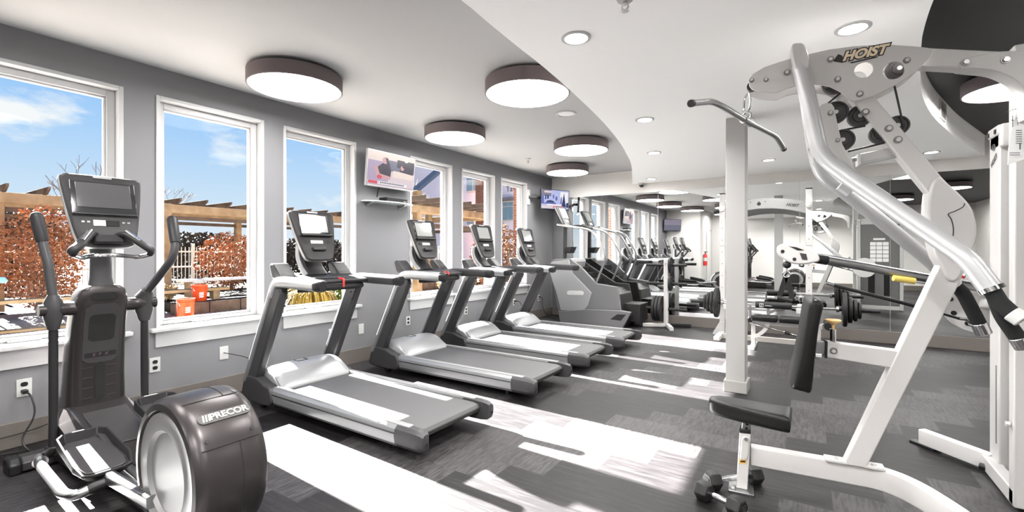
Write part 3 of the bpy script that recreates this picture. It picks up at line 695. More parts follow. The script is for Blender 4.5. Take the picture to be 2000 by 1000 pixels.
    for s, yy in ((-1,y0),(1,y1)):
        k = -s   # disc faces outward
        rp = [(0.0,0.022),(0.17,0.020),(0.185,0.006),(0.20,0.012),(R-0.062,0.006),(R-0.058,0.02),(R-0.058,0.034),(0.0,0.034)] if s < 0 else [(0.0,-0.022),(0.17,-0.020),(0.185,-0.006),(0.20,-0.012),(R-0.062,-0.006),(R-0.058,-0.02),(R-0.058,-0.034),(0.0,-0.034)]
        obj('drum_disc', G().lathe([(r,yy+h) for r,h in rp], (cx,0,cz), (0,1,0), 64), M_disc, dr)
    S = lambda a, yy, d=0.0: (cx+(R+d)*math.sin(a), yy, cz+(R+d)*math.cos(a))
    rad = math.radians
    # panel seams
    bow = lambda yy: 0.0015-0.0*yy
    for nm, pts in (('panel_seam', [S(rad(61),yy,0.002) for yy in (y0+0.03,0.87,0.935,1.0,y1-0.03)]), ('panel_seam', [S(rad(a),0.965,0.0022) for a in range(62,150,8)]),
                    ('panel_seam', [S(rad(18),yy,0.002) for yy in (y0+0.03,0.87,0.935,1.0,y1-0.03)]), ('panel_seam', [S(rad(a),0.985,0.002) for a in range(-30,19,6)])):
        obj(nm, G().tube(pts, 0.0018, 6), M_matte, dr)
    # maker's plate
    def curved(pts, d0, d1):
        return G().loft([[S(a,yy,d0) for a,yy in pts],[S(a,yy,d1) for a,yy in pts]])
    ac, yc = rad(38), 0.945
    pts = [(ac+b/R, yc+a) for a, b in rrect(0.205,0.046,0.0225,8)]
    obj('maker_plate', curved(pts, -0.004, 0.006), mat('plate_pale_silver',(0.085,0.082,0.08),0.6,0.0,0.12), dr, ang=20, label='pale rounded maker plate')
    tp = S(ac, yc+0.016, 0.0078)
    text('maker_name', 'PRECOR', 0.040, mat('plate_lettering',(0.34,0.335,0.33),0.5), dr, tp, (0,1,0), (-math.cos(ac),0,math.sin(ac)), bold=0.0012)
    for k in range(3):
        obj('maker_bar', G().sweep([S(ac+0.05,yc-0.085+0.011*k,0.0072),S(ac-0.05,yc-0.079+0.011*k,0.0072)], rrect(0.006,0.003,0)), mat('plate_bar',(0.34,0.335,0.33),0.5) if k==0 else bpy.data.materials['plate_bar'], dr)
    for a, yy in ((rad(55),y0+0.055),(rad(55),y1-0.05)):
        obj('screw', G().cyl(S(a,yy,-0.002),S(a,yy,0.003),0.008,14), M_black, dr)
    obj('rear_foot', G().box((1.95,0.80,0.0),(2.25,1.07,0.05)), M_black, t, 0.01)
    return t
E1 = elliptical('grey elliptical trainer in the left foreground with a big round rear drum')
c = copy_tree(E1); c.location = (1.35, -0.06, 0); c['label'] = 'second elliptical trainer at the rear corner, seen only in the mirror'
for x, y, lb in ((3.2,-1.55,'elliptical trainer at the back of the room, nearer the door, seen only in the mirror'),(3.2,-2.5,'elliptical trainer against the rear wall, seen only in the mirror')):
    c = copy_tree(E1); c.location = (x, y, 0); c['label'] = lb
# ================================================================ MULTI GYM (right foreground)
GO = Vector((4.06, 2.72, 0.0)); GA = math.atan2(0.109, 0.994); GC, GS = math.cos(GA), math.sin(GA)
def gl(px, py, w=0.0):
    """photo pixel -> (u, z) on the frame plane shifted by w (away from the camera)"""
    r = _ray(px, py); nx, ny = -GS, GC
    d = ((GO.x-CAM[0])*nx + (GO.y-CAM[1])*ny + w); t = d/(r[0]*nx + r[1]*ny)
    x, y, z = CAM[0]+t*r[0]-GO.x, CAM[1]+t*r[1]-GO.y, CAM[2]+t*r[2]
    return (x*GC+y*GS, z)
def gp(px, py, w=0.0): u, z = gl(px, py, w); return (u, w, z)
def gw(x, y, z): x -= GO.x; y -= GO.y; return (x*GC+y*GS, -x*GS+y*GC, z)      # world -> gym frame
def gpl(pts, w): return [gl(a, b, w) for a, b in pts]
def at_t(px, py, t): r = _ray(px, py); return (CAM[0]+t*r[0], CAM[1]+t*r[1], CAM[2]+t*r[2])

gym = thing('multi_gym', (0,0,0), 'large off white cable multi gym in the right foreground with black seat and pads', 'weight machine')
M_bolt = mat('bolt_zinc', (0.70,0.69,0.67), 0.25, 0.45)
M_washer = mat('washer_dark_zinc', (0.20,0.195,0.19), 0.3, 0.6)
M_card = mat('placard_white', (0.82,0.82,0.82), 0.45)
M_ink = mat('placard_ink', (0.10,0.10,0.10), 0.6)
M_shroud = mat('shroud_grey', (0.14,0.137,0.135), 0.5)
M_pul = mat('pulley_black', (0.03,0.028,0.028), 0.45)
M_cable = mat('cable_black', (0.012,0.012,0.012), 0.5)
M_tan = mat('knob_tan', srgb(222,180,120), 0.45)
def bolt(name, px, py, w, r=0.012, parent=gym):
    u, z = gl(px, py, w)
    o = obj(name, G().cyl((u,w+0.002,z),(u,w-0.004,z),r*1.3,20).cyl((u,w-0.002,z),(u,w-0.012,z),r*0.8,6), [M_washer, M_bolt], parent)
    for i, f in enumerate(o.data.polygons):
        if i >= 22: f.material_index = 1
    return o

# floor beam, cranked toward the front at its right end
zb0, zb1 = 0.133, 0.236
path = [(0.02,0.03),(0.60,0.03)]
P2 = [(gw(4.10,2.745,0)[:2]),(gw(4.64,2.80,0)[:2]),(gw(4.72,2.765,0)[:2]),(gw(4.79,2.69,0)[:2]),(gw(4.86,2.56,0)[:2]),(gw(4.98,2.28,0)[:2]),(gw(5.10,1.98,0)[:2])]
pts = rnd([(a,b+0.028,(zb0+zb1)/2) for a,b in P2], 0.05, 4)
beam = obj('floor_beam', G().sweep(pts, rrect(0.056,zb1-zb0,0.008)), M_ivory, gym, 0.003)
e = gw(5.10,1.98,0); obj('beam_leg', G().box((e[0]-0.03,e[1]-0.02,0.0),(e[0]+0.03,e[1]+0.06,zb0+0.02)), M_ivory, gym, 0.006)
# weld plate under the diagonal upright
for pa, pb in (((1612,893),(1655,908)),((1688,914),(1730,926))):
    a = gl(*pa,0.0); b = gl(*pb,0.0)
    pl = obj('weld_plate', G().box((a[0],-0.004,zb1),(b[0],0.060,zb1+0.012)), M_ivory, gym, 0.002)
    obj('bolt_head', G().cyl(((a[0]+b[0])/2,0.02,zb1+0.012),((a[0]+b[0])/2,0.02,zb1+0.022),0.012,6), M_bolt, pl)
# lower and upper diagonal tubes
lo = gpl([(1649,912),(1834,520),(1846,500),(1896,500),(1873,556),(1692,920)], -0.004)
lo[0] = (lo[0][0], zb1); lo[-1] = (lo[-1][0], zb1)
obj('lower_upright', G().prism(lo, 'y', -0.004, 0.066), M_ivory, gym, 0.006, seg=3)
obj('upper_upright', G().prism(gpl([(1660,190),(1700,178),(1840,346),(1900,440),(1850,500),(1816,380)], -0.004), 'y', -0.004, 0.066), M_ivory, gym, 0.006, seg=3)
el = smooth2(gpl([(1824,352),(1815,380),(1813,436),(1826,496),(1836,516),(1848,541),(1860,550),(1872,545),(1882,528),(1903,480),(1909,450),(1905,425),(1897,404),(1880,383),(1852,358),(1838,346)], -0.02), 3)
gus = obj('gusset_plate', G().prism(el, 'y', -0.022, 0.080), M_ivory, gym, 0.010, seg=3)
def groove(pts, w, par, r=0.0025, m=M_grey): return obj('edge_line', G().tube([gp(a,b,w) for a,b in smooth2(pts,4,False)], r, 6), m, par)
groove([(1884,397),(1881,404),(1866,412),(1852,418),(1858,428),(1862,445),(1861,462),(1856,478)], -0.0235, gus, 0.002)
groove([(1866,478),(1885,482),(1893,487),(1890,497)], -0.0235, gus, 0.002)
# top plates with holes, spacer between
out = [(1463,160),(1465,152),(1470,145.5),(1492,132),(1515,124),(1537,117),(1578,106.5),(1620,97),(1665,91),(1710,88.5),(1740,88),(1790,91.5),(1812,94),(1820,98),(1821,104),(1814,114),(1800,129),(1784,144),(1752,165),(1707,187.5),(1680,195),(1665,199),(1656,192),(1641,180),(1620,169.5),(1599,165.7),(1580,166),(1557,168),(1537,173),(1519.5,181),(1500,181),(1482,179),(1468.5,175.5),(1463,167)]
def hole(cx, cy, rp, w): u, z = gl(cx, cy, w); r = rp*2.25/FPX; return circ(u, z, r, 24)
for nm, w0, w1 in (('front_plate',-0.060,-0.050),('rear_plate',0.072,0.082)):
    base = gpl(out, -0.055)
    tp = obj(nm, G().plate(base, [hole(1686.5,137,14.6,-0.055), hole(1745,138,16,-0.055)], 'y', w0, w1), M_ivory, gym, 0.002)
    if nm == 'front_plate':
        front = tp
        for a, b in ((1468,157),(1496,156),(1537,142),(1622,116),(1636,155),(1679,184),(1771,118)): bolt('bolt', a, b, -0.060, 0.011 if a > 1500 else 0.009, tp)
# maker's mark on the front plate: cream slanted letters on a dark slanted backing
M_cream = mat('logo_cream', srgb(226,208,178), 0.5); M_lbk = mat('logo_black', (0.015,0.012,0.01), 0.5)
c0 = gl(1650,111.5,-0.06); c1 = gl(1716,99.5,-0.06); cc = ((c0[0]+c1[0])/2,(c0[1]+c1[1])/2); dx, dz = c1[0]-c0[0], c1[1]-c0[1]; Ln = math.hypot(dx,dz); ex = (dx/Ln, dz/Ln); ey = (-ex[1], ex[0])
bk = [(-0.112,-0.010),(-0.090,0.020),(-0.076,0.010),(-0.070,-0.004),(-0.074,-0.026)]
obj('logo_backing', G().prism([(cc[0]+ex[0]*a+ey[0]*b, cc[1]+ex[1]*a+ey[1]*b) for a,b in bk], 'y', -0.0612, -0.0600), M_lbk, front)
text('logo_outline', 'HOIST', 0.058, M_lbk, front, (cc[0]+0.008, -0.0611, cc[1]+0.001), (ex[0],0,ex[1]), (ey[0],0,ey[1]), shear=0.38, bold=0.0075, spacing=1.0, extrude=0.0006)
text('logo_letters', 'HOIST', 0.058, M_cream, front, (cc[0]+0.008, -0.0624, cc[1]+0.001), (ex[0],0,ex[1]), (ey[0],0,ey[1]), shear=0.38, bold=0.0026, spacing=1.0, extrude=0.0006)
obj('logo_strapline', G().prism([(cc[0]+ex[0]*a+ey[0]*b, cc[1]+ex[1]*a+ey[1]*b) for a,b in ((-0.045,-0.030),(0.062,-0.024),(0.058,-0.030),(-0.040,-0.036))], 'y', -0.0612, -0.0600), M_lbk, front)
# top arm to the weight tower with its curved bracket
arm = [(1790,92),(1955,100),(2030,104),(2030,138),(1955,141),(1934,135),(1887,133.5),(1800,129)]
obj('top_arm', G().prism(gpl(arm, -0.02), 'y', -0.02, 0.05), M_ivory, gym, 0.006, seg=3)
br = smooth2(gpl([(1874,122),(1880,117),(1895,112),(1920,106),(1947,101),(1975,99),(2003,98)], -0.03), 3, False)+smooth2(gpl([(2034,120),(2034,236)], -0.03),1,False)+smooth2(gpl([(2010,230),(2003,180),(1990,162),(1977,152),(1957,142),(1934,136),(1900,133),(1880,131)], -0.03), 3, False)
ab = obj('arm_bracket', G().prism(br, 'y', -0.030, 0.060), M_ivory, gym, 0.003)
bolt('bolt', 1886, 122, -0.030, 0.013, ab); bolt('bolt', 1964, 117, -0.030, 0.013, ab)

# press arm: one bent tube in front of the top plate, its twin behind, black grips
tp0 = gp(1560,128,-0.10)
clampc = [(1545,93),(1557,89),(1568,91),(1576,108),(1579,124),(1576,138),(1563,141),(1552,138),(1547,122)]
cl = obj('pivot_clamp', G().prism(smooth2(gpl(clampc,-0.10),2), 'y', -0.135, -0.062), M_ivory, gym, 0.008, seg=3)
near = [gp(1562,128,-0.10),gp(1573,170,-0.11),gp(1591,250,-0.12),gp(1602,303,-0.13),gp(1650,341,-0.17),gp(1760,416,-0.27),gp(1850,478,-0.36),gp(1890,505,-0.40),gp(1936,565,-0.43)]
pa = obj('press_arm', G().tube(rnd(near,0.10,6), 0.036, 24), M_silver, gym, ang=60)
far = [gp(1573,150,0.10),gp(1577,200,0.11),gp(1592,300,0.12),gp(1604,341,0.14),gp(1692,408,0.24),gp(1824,516,0.40),gp(1864,556,0.44)]
obj('press_arm', G().tube(rnd(far,0.10,6), 0.034, 20), M_silver, gym, ang=60)
e0, e1 = Vector(near[-2]), Vector(near[-1]); d = (e1-e0).normalized()
obj('tube_collar', G().cyl(tuple(e1-d*0.008),tuple(e1+d*0.008),0.041,24), M_chrome, pa)
g1 = [tuple(e1),gp(1952,590,-0.44),gp(1976,612,-0.46)]
gr = obj('grip', G().tube(g1, 0.0265, 18), M_foam, pa)
obj('grip_cap', G().cyl(gp(1975,611,-0.46),gp(1998,626,-0.475),0.029,22), M_wplast, gr, 0.004)
g2 = [gp(1944,580,-0.425),gp(1958,618,-0.42),gp(1988,660,-0.42)]
gr = obj('grip', G().tube(rnd(g2,0.03,4), 0.025, 18), M_foam, pa)
obj('grip_cap', G().cyl(gp(1987,659,-0.42),gp(2001,680,-0.42),0.0265,22), M_chrome, gr, 0.003)
g3 = [gp(1858,553,0.44),gp(1880,570,0.46),gp(1914,635,0.47)]
gr = obj('grip', G().tube(rnd(g3,0.06,5), 0.031, 18), M_foam, gym)
obj('grip_cap', G().cyl(gp(1912,631,0.47),gp(1922,652,0.475),0.034,22), M_chrome, gr, 0.003)
obj('bumper', G().rtube([gp(1640,362,-0.02),gp(1662,376,-0.02)],0.05,0.045,0.008), M_silver, gym, 0.003)
obj('stop_pad', G().tube([gp(1583,290,-0.05),gp(1590,318,-0.05)],0.012,10), M_chrome, gym)
# pulley bracket, pulleys and cables
pb = [(1597,213),(1604,205),(1615,201),(1624,202.5),(1629,210),(1636,244.5),(1645,282),(1658,307),(1670,332),(1673,342),(1640,326),(1612,300),(1600,250)]
bk_ = obj('pulley_bracket', G().prism(gpl(pb,-0.03), 'y', -0.035, -0.022), M_ivory, gym, 0.003)
bolt('bolt', 1622, 221, -0.035, 0.010, bk_); bolt('bolt', 1636, 274, -0.035, 0.008, bk_)
bolt('bolt', 1690, 219, -0.004, 0.013); bolt('bolt', 1736, 251, -0.004, 0.013); bolt('bolt', 1754, 273, -0.004, 0.013)
def pulley(px, py, rp, w):
    u, z = gl(px, py, w); r = rp*2.3/FPX
    p = obj('pulley', G().lathe([(0.0,-0.014),(r*0.55,-0.014),(r*0.6,-0.009),(r*0.8,-0.009),(r*0.85,-0.014),(r,-0.014),(r*0.93,-0.003),(r*0.93,0.003),(r,0.014),(0.0,0.014)], (u,w,z), (0,1,0), 36), M_pul, gym)
    obj('pulley_axle', G().cyl((u,w-0.018,z),(u,w+0.018,z),0.010,12), M_bolt, p)
for a, b, r, w in ((1632,220,20.5,0.0),(1679,227,20,0.03),(1645,274,20,0.0),(1720,262,18,0.03),(1752,246,18,0.03),(1630,163,20,0.012),(1755,135,19,0.012),(1468,170,9,0.012)): pulley(a, b, r, w)
for pts in ([(1652,173),(1616,203)],[(1637,240),(1673,209)],[(1641,255),(1690,246)],[(1656,296),(1728,279)],[(1744,150),(1747,168),(1765,248)],[(1463,170),(1468,160),(1560,150),(1640,150)]):
    obj('cable', G().tube([gp(a,b,0.012) for a,b in pts], 0.0045, 8), M_cable, gym)
st = obj('stop_link', G().prism(gpl([(1680,301),(1737,289),(1751,305),(1680,318)],0.04), 'y', 0.03, 0.045), M_ivory, gym, 0.003)
obj('link_bar', G().tube([gp(1678,321,0.03),gp(1752,305,0.03)],0.008,10), M_silver, st)
obj('link_end', G().prism(gpl([(1675,300),(1681,301),(1681,321),(1676,324)],0.0), 'y', 0.0, 0.06), M_ivory, st, 0.003)
obj('link_pin', G().cyl(gp(1664,312,0.03),gp(1677,310,0.03),0.011,14), M_steel, st)

# seat post, seat
zt = 0.385
post = gpl([(1438,958),(1444.5,844),(1466.5,845),(1460,962)], -0.01); post[0] = (post[0][0],0.012); post[3] = (post[3][0],0.012)
obj('seat_post', G().prism(post, 'y', -0.01, 0.045), M_ivory, gym, 0.004)
obj('post_sleeve', G().prism(gpl([(1443.5,838),(1466.5,841),(1466.5,848),(1443.5,845)],-0.012), 'y', -0.014, 0.050), M_black, gym, 0.003)
ip = gpl([(1448,842),(1451.5,812),(1467.5,812),(1465,842)], -0.005)
inn = obj('seat_tube', G().prism(ip, 'y', -0.004, 0.040), M_steel, gym, 0.003)
for a, b in ((1459,828),(1458,837)):
    u, z = gl(a,b,-0.004); obj('adjust_hole', G().cyl((u,-0.006,z),(u,0.0,z),0.008,16), M_matte, inn)
lv = obj('adjust_lever', G().prism(smooth2(gpl([(1449,856),(1456,852),(1463,856),(1463,872),(1459,896),(1447,897),(1447,880)],-0.014),2), 'y', -0.018, -0.011), M_bolt, gym, 0.003)
obj('lever_pivot', G().cyl((gl(1457,857,-0.018)[0],-0.026,gl(1457,857,-0.018)[1]),(gl(1457,857,-0.018)[0],-0.016,gl(1457,857,-0.018)[1]),0.009,14), M_chrome, lv)
wl = obj('warning_label', G().prism(gpl([(1444,896),(1458,897),(1457,906),(1443,905)],-0.0115), 'y', -0.0125, -0.009), mat('label_amber', srgb(214,170,88),0.5), gym, label='small amber warning label')
obj('label_bar', G().prism(gpl([(1446,899.5),(1456,900.2),(1455.6,903.4),(1445.7,902.7)],-0.0126), 'y', -0.0131, -0.0124), M_lbk, wl)
ft = obj('seat_foot', G().box((-0.065,-0.05,0.0),(0.055,0.11,0.012)), M_steel, gym, 0.002)
obj('foot_bolt', G().cyl((-0.045,-0.02,0.012),(-0.045,-0.02,0.018),0.008,6), M_bolt, ft)
seat = []
W = [gw(x,y,0) for x,y in ((3.900,2.725),(3.885,2.77),(3.895,2.815),(3.98,2.838),(4.12,2.842),(4.268,2.845),(4.283,2.83),(4.285,2.74),(4.283,2.648),(4.268,2.632),(4.12,2.655),(3.98,2.69))]
ring = smooth2([(a,b) for a,b,_ in W], 3)
cx0 = sum(p[0] for p in ring)/len(ring); cy0 = sum(p[1] for p in ring)/len(ring)
sc_ = lambda k, z: [(cx0+(a-cx0)*k, cy0+(b-cy0)*(1-(1-k)*1.6), z) for a,b in ring]
obj('seat', G().loft([sc_(0.93,0.380),sc_(0.985,0.388),sc_(1.0,0.405),sc_(1.0,0.437),sc_(0.985,0.452),sc_(0.95,0.459),sc_(0.80,0.461)]), M_vinyl, gym, ang=60)
# back pad on its sliding tube
pad = gpl([(1588,584),(1604,586.5),(1609,596),(1607,610),(1600,640),(1595,680),(1591,715),(1587,755),(1583,769),(1572,767),(1550,761),(1547,754),(1556,720),(1567,672),(1575,625),(1581,593)], -0.12)
pad = smooth2(pad, 2)
g = G(); mcx = sum(p[0] for p in pad)/len(pad); mcz = sum(p[1] for p in pad)/len(pad)
ring2 = lambda k, w: [(mcx+(a-mcx)*k, w, mcz+(b-mcz)*(1-(1-k)*0.35)) for a,b in pad]
g.loft([ring2(0.70,-0.128),ring2(0.90,-0.122),ring2(1.0,-0.105),ring2(1.02,0.0),ring2(1.0,0.135),ring2(0.90,0.152),ring2(0.70,0.158)])
obj('back_pad', g, M_vinyl, gym, ang=60)
sl = gpl([(1615.6,667.6),(1754,685.5),(1760,690),(1742,718.7),(1735,718),(1614,698)], 0.0)
obj('pad_sleeve', G().prism(sl, 'y', 0.002, 0.060), M_ivory, gym, 0.004)
obj('sleeve_end', G().prism(gpl([(1612,666),(1617,667),(1616,700),(1611,699)],-0.002), 'y', -0.002, 0.064), M_black, gym, 0.002)
obj('pad_slider', G().prism(gpl([(1585,666),(1613,669),(1611,692),(1583,690)],0.008), 'y', 0.008, 0.054), M_steel, gym, 0.003)
bolt('bolt', 1628, 685, 0.002, 0.012)
u, z = gl(1627,664,0.03)
pp = obj('pull_pin', G().cyl((u,0.03,z-0.005),(u,0.03,z+0.055),0.014,18), M_chrome, gym)
obj('pin_knob', G().lathe([(0.0,z+0.055),(0.006,z+0.055),(0.007,z+0.075),(0.018,z+0.085),(0.034,z+0.092),(0.036,z+0.10),(0.030,z+0.104),(0.0,z+0.104)], (u,0.03,0), n=24), M_tan, pp, label='tan mushroom knob')

# ---- weight tower (its flank at the right edge of the frame, its face toward the mirror)
def wb(name, x0,y0,z0,x1,y1,z1,m,bev=0.004,parent=gym,**k):
    g = G().box((x0,y0,z0),(x1,y1,z1))
    for v in g.bm.verts: v.co = Vector(gw(*v.co))
    return obj(name, g, m, parent, bev, **k)
def wpts(P): return [gw(*p) for p in P]
wb('tower_column', 5.245,3.60,0.02,5.31,3.76,1.985,M_ivory,0.008)
wb('tower_column', 5.97,3.60,0.02,6.035,3.76,1.985,M_ivory,0.008)
wb('column_strip', 5.243,3.635,0.20,5.249,3.65,0.64,M_shroud,0.001)
cc_ = wb('column_cap', 5.238,3.59,1.93,5.318,3.77,1.99,M_ivory,0.012)
for zz, yy in ((1.955,3.615),(1.955,3.73)): wb('cap_screw', 5.232,yy,zz-0.012,5.240,yy+0.022,zz+0.012,M_black,0.002,cc_)
text('tower_mark', 'HOIST', 0.036, M_ink, gym, gw(5.2425,3.672,1.80), (-GS*0-0.1,-1,0.55), (0,0.3,1), bold=0.0004)
lg = G().torus(gw(5.2425,3.675,1.875),0.018,0.0022,axis=(1,0,0),n=20,m=6).tube(wpts([(5.2425,3.685,1.866),(5.2425,3.665,1.884)]),0.003,6)
obj('tower_emblem', lg, M_ink, gym)
wb('front_column', 5.205,3.225,0.02,5.31,3.30,2.30,M_ivory,0.008)
wb('column_shade', 5.285,3.32,0.10,5.31,3.59,1.90,M_shroud,0.002)  # grey panel standing in for the shaded front face of the column
for zz in (0.42,1.02): 
    p = gw(5.20,3.262,zz); q = gw(5.185,3.262,zz); obj('column_bolt', G().cyl(p,q,0.014,12), M_bolt, gym)
wb('side_rail', 5.205,3.24,0.02,5.265,3.74,0.10,M_ivory,0.006)
wb('rear_rail', 5.265,3.66,0.02,6.035,3.74,0.10,M_ivory,0.006)
lp = [(5.25,3.72,0.062),(4.985,4.005,0.062)]
obj('outrigger', G().rtube(wpts(lp),0.055,0.095,0.006), M_ivory, gym, 0.003)
a = gw(4.985,4.005,0); obj('outrigger_foot', G().rtube(wpts([(5.05,3.935,0.008),(4.945,4.045,0.008)]),0.055,0.016,0.004), M_black, gym)
obj('rail_wheel', G().cyl(gw(5.19,3.69,0.04),gw(5.24,3.66,0.04),0.02,16), M_black, gym)
sh = wb('weight_shroud', 5.31,3.58,0.12,5.97,3.74,1.86,M_shroud,0.01)
wb('shroud_header', 5.245,3.57,1.86,6.035,3.75,1.99,M_ivory,0.012)
for k in range(2): wb('shroud_slot', 5.44+0.27*k,3.735,0.32,5.555+0.27*k,3.746,0.82,M_matte,0.004,sh)
wb('exercise_chart', 5.46,3.735,1.02,5.80,3.745,1.60,M_shroud,0.002,sh)
for i in range(3):
    for j in range(5):
        wb('chart_cell', 5.475+0.108*i,3.744,1.05+0.088*j,5.573+0.108*i,3.7475,1.125+0.088*j,M_card,0.001,sh)
wb('chart_title', 5.53,3.744,1.52,5.73,3.7475,1.56,M_card,0.001,sh)
# instruction placard on the front column
plc = [(1968,322),(1969,300),(1972,270),(1978,240),(1986,216),(1993,201),(2000,194),(2012,190),(2016,300),(1998,312)]
def onP(px, py, Y0=3.20): return on_y(px, py, Y0)
pw = [onP(a,b) for a,b in plc]
g = G(); g.loft([[gw(*p) for p in pw],[gw(p[0],p[1]+0.004,p[2]) for p in pw]])
pc = obj('placard', g, M_card, gym, 0.001)
def pmark(x0,y0,x1,y1): 
    q = [onP(x0,y0,3.1985),onP(x1,y0,3.1985),onP(x1,y1,3.1985),onP(x0,y1,3.1985)]
    obj('placard_mark', G().loft([[gw(*p) for p in q],[gw(p[0],p[1]-0.0006,p[2]) for p in q]]), M_ink, pc)
for k in range(7): pmark(1984,254+4.2*k,1996,255.4+4.2*k)
for x,y in ((1977,226),(1987,222)): pmark(x,y,x+1.6,y+22); pmark(x-1.5,y+8,x+3,y+10)
pmark(1972,298,1992,299.2); pmark(1972,302,1992,303.2); pmark(1991,280,1993.5,292)
text('placard_mark', 'LAT PULLDOWN', 0.010, M_ink, pc, gw(*onP(1986,212,3.1975)), (1,0,0.35), (-0.35,0,1))

# ---- cable arm with pulley head, pivot disc and levers behind the main frame
hd = [(1517,487),(1520,480),(1530,476),(1548,474.5),(1565,477),(1585,485),(1596,495),(1601,505),(1598,511),(1590,513),(1574,516),(1560,516.5),(1545,514),(1530,506),(1519,496)]
YH = 3.88
hp = smooth2([(lambda p:(p[0],p[2]))(on_y(a,b,YH)) for a,b in hd], 2)
def wprism(name, pts, y0, y1, m, bev=0.0, parent=gym, **k):
    g = G().prism(pts,'y',y0,y1)
    for v in g.bm.verts: v.co = Vector(gw(*v.co))
    return obj(name, g, m, parent, bev, **k)
ph = wprism('pulley_head', hp, YH-0.035, YH+0.035, M_ivory, 0.012, seg=3)
wprism('head_slit', [(lambda p:(p[0],p[2]))(on_y(a,b,YH)) for a,b in ((1542,481),(1556,483),(1572,489),(1558,489))], YH-0.0375, YH-0.033, M_matte, 0, ph)
wprism('head_window', [(lambda p:(p[0],p[2]))(on_y(a,b,YH)) for a,b in ((1562,494),(1575,496),(1577,508),(1567,507))], YH-0.0375, YH-0.033, M_grey, 0, ph)
for a, b in ((1529,491),(1552,506)):
    p = on_y(a,b,YH); obj('head_bolt', G().cyl(gw(p[0],YH-0.04,p[2]),gw(p[0],YH-0.03,p[2]),0.012,14), M_black, ph)
a0 = Vector(on_y(1590,504,YH)); a1 = Vector(on_y(1690,521,4.00)); a2 = Vector(on_y(1915,562,4.22))
obj('cable_arm', G().tube([gw(*a0),gw(*a1),gw(*a2)], 0.030, 20), M_steel, gym, ang=60)
k0 = a0+(a1-a0)*0.02; k1 = a0+(a1-a0)*0.26
obj('arm_band', G().cyl(gw(*k0),gw(*k1),0.0345,22), M_black, gym, 0.003)
yl = mat('lever_yellow', srgb(226,200,104), 0.45)
l0, l1, l2 = Vector(on_y(1745,543,4.02)), Vector(on_y(1786,549,4.06)), Vector(on_y(1840,557,4.10))
lv = obj('release_lever', G().tube([gw(*l1),gw(*l2)],0.011,14), M_chrome, gym)
obj('lever_grip', G().tube([gw(*l0),gw(*l1)],0.021,16), yl, lv, label='yellow release lever grip')
pc_ = Vector(on_y(1915,592,4.30))
dg = G().lathe([(0.0,-0.02),(0.20,-0.02),(0.205,-0.014),(0.205,0.014),(0.20,0.02),(0.0,0.02)], (0,0,0), (0,1,0), 48)
for v in dg.bm.verts: v.co = Vector(gw(*(v.co+pc_)))
dsc = obj('pivot_disc', dg, M_ivory, gym)
for k in range(10):
    an = 0.5+2*PI*k/10; p = pc_+Vector((0.155*math.cos(an),-0.02,0.155*math.sin(an)))
    obj('index_hole', G().cyl(gw(*p),gw(p.x,p.y-0.004,p.z),0.016,14), M_black, dsc)
obj('disc_post', G().tube([gw(5.28,3.70,0.99),gw(pc_.x,pc_.y,pc_.z),gw(pc_.x+0.18,pc_.y-0.4,pc_.z)],0.03,14), M_ivory, gym)
obj('lock_pin', G().cyl(gw(*on_y(1872,544,3.7)),gw(*on_y(1886,536,3.7)),0.014,14), M_chrome, gym)
obj('pin_ring', G().cyl(gw(*on_y(1876,541,3.69)),gw(*on_y(1880,538,3.69)),0.017,14), M_red, gym, label='red ring on the lock pin')
gym.location = GO; gym.rotation_euler = (0,0,GA)

# ---- hanging attachments (things of their own)
tb = Vector((gp(1463,172,0.012)[0],0.012,gp(1463,172,0.012)[1])); hook = Vector((GO.x+tb.x*GC-tb.y*GS, GO.y+tb.x*GS+tb.y*GC, tb.z))
th = (hook.x-CAM[0])/_ray(1463,172)[0]
lb = thing('lat_pulldown_bar', at_t(1459,238,th), 'worn chrome bent lat pulldown bar hanging from the gym top plate', 'pulldown bar')
bp = [at_t(1350,202,th-0.42),at_t(1390,198,th-0.30),at_t(1408,206,th-0.25),at_t(1459,237,th),at_t(1508,262,th+0.24),at_t(1517,268,th+0.29),at_t(1531,291,th+0.38)]
obj('bar', G().tube(rnd(bp,0.05,5), 0.0145, 16), M_steel, lb)
q0, q1 = Vector(bp[0]), Vector(bp[1]); d = (q1-q0).normalized()
obj('end_cap', G().cyl(tuple(q0-d*0.006),tuple(q0+d*0.012),0.0165,18), M_black, lb)
q0, q1 = Vector(bp[-1]), Vector(bp[-2]); d = (q1-q0).normalized()
obj('end_cap', G().cyl(tuple(q0-d*0.004),tuple(q0+d*0.010),0.016,18), M_black, lb)
q0, q1 = Vector(bp[2]), Vector(bp[3]); d = (Vector(bp[4])-q0).normalized()
obj('centre_collar', G().cyl(tuple(q1-d*0.05),tuple(q1+d*0.05),0.021,18), M_steel, lb)
obj('eye', G().torus(at_t(1459,226,th),0.020,0.005,axis=(0.3,1,0)), M_steel, lb)
h0, h1 = Vector(at_t(1462,180,th)), Vector(at_t(1458,222,th))
obj('snap_hook', G().tube([tuple(h0),tuple(h0+(h1-h0)*0.25+Vector((-0.018,0,0))),tuple(h0+(h1-h0)*0.8+Vector((-0.016,0,0))),tuple(h1),tuple(h0+(h1-h0)*0.8+Vector((0.012,0,0))),tuple(h0+(h1-h0)*0.3+Vector((0.012,0,0))),tuple(h0)],0.0055,8,smooth=0.02), M_chrome, lb)
s0 = Vector(on_y(1537,517,YH))
sh_ = thing('stirrup_handle', tuple(s0-Vector((0,0,0.30))), 'black strap stirrup handle hanging from the cable arm pulley head', 'cable handle')
obj('stopper', G().ball(tuple(s0),0.028), M_black, sh_)
obj('clip', G().tube([tuple(s0),tuple(Vector(on_y(1537,532,YH)))],0.005,8), M_chrome, sh_)
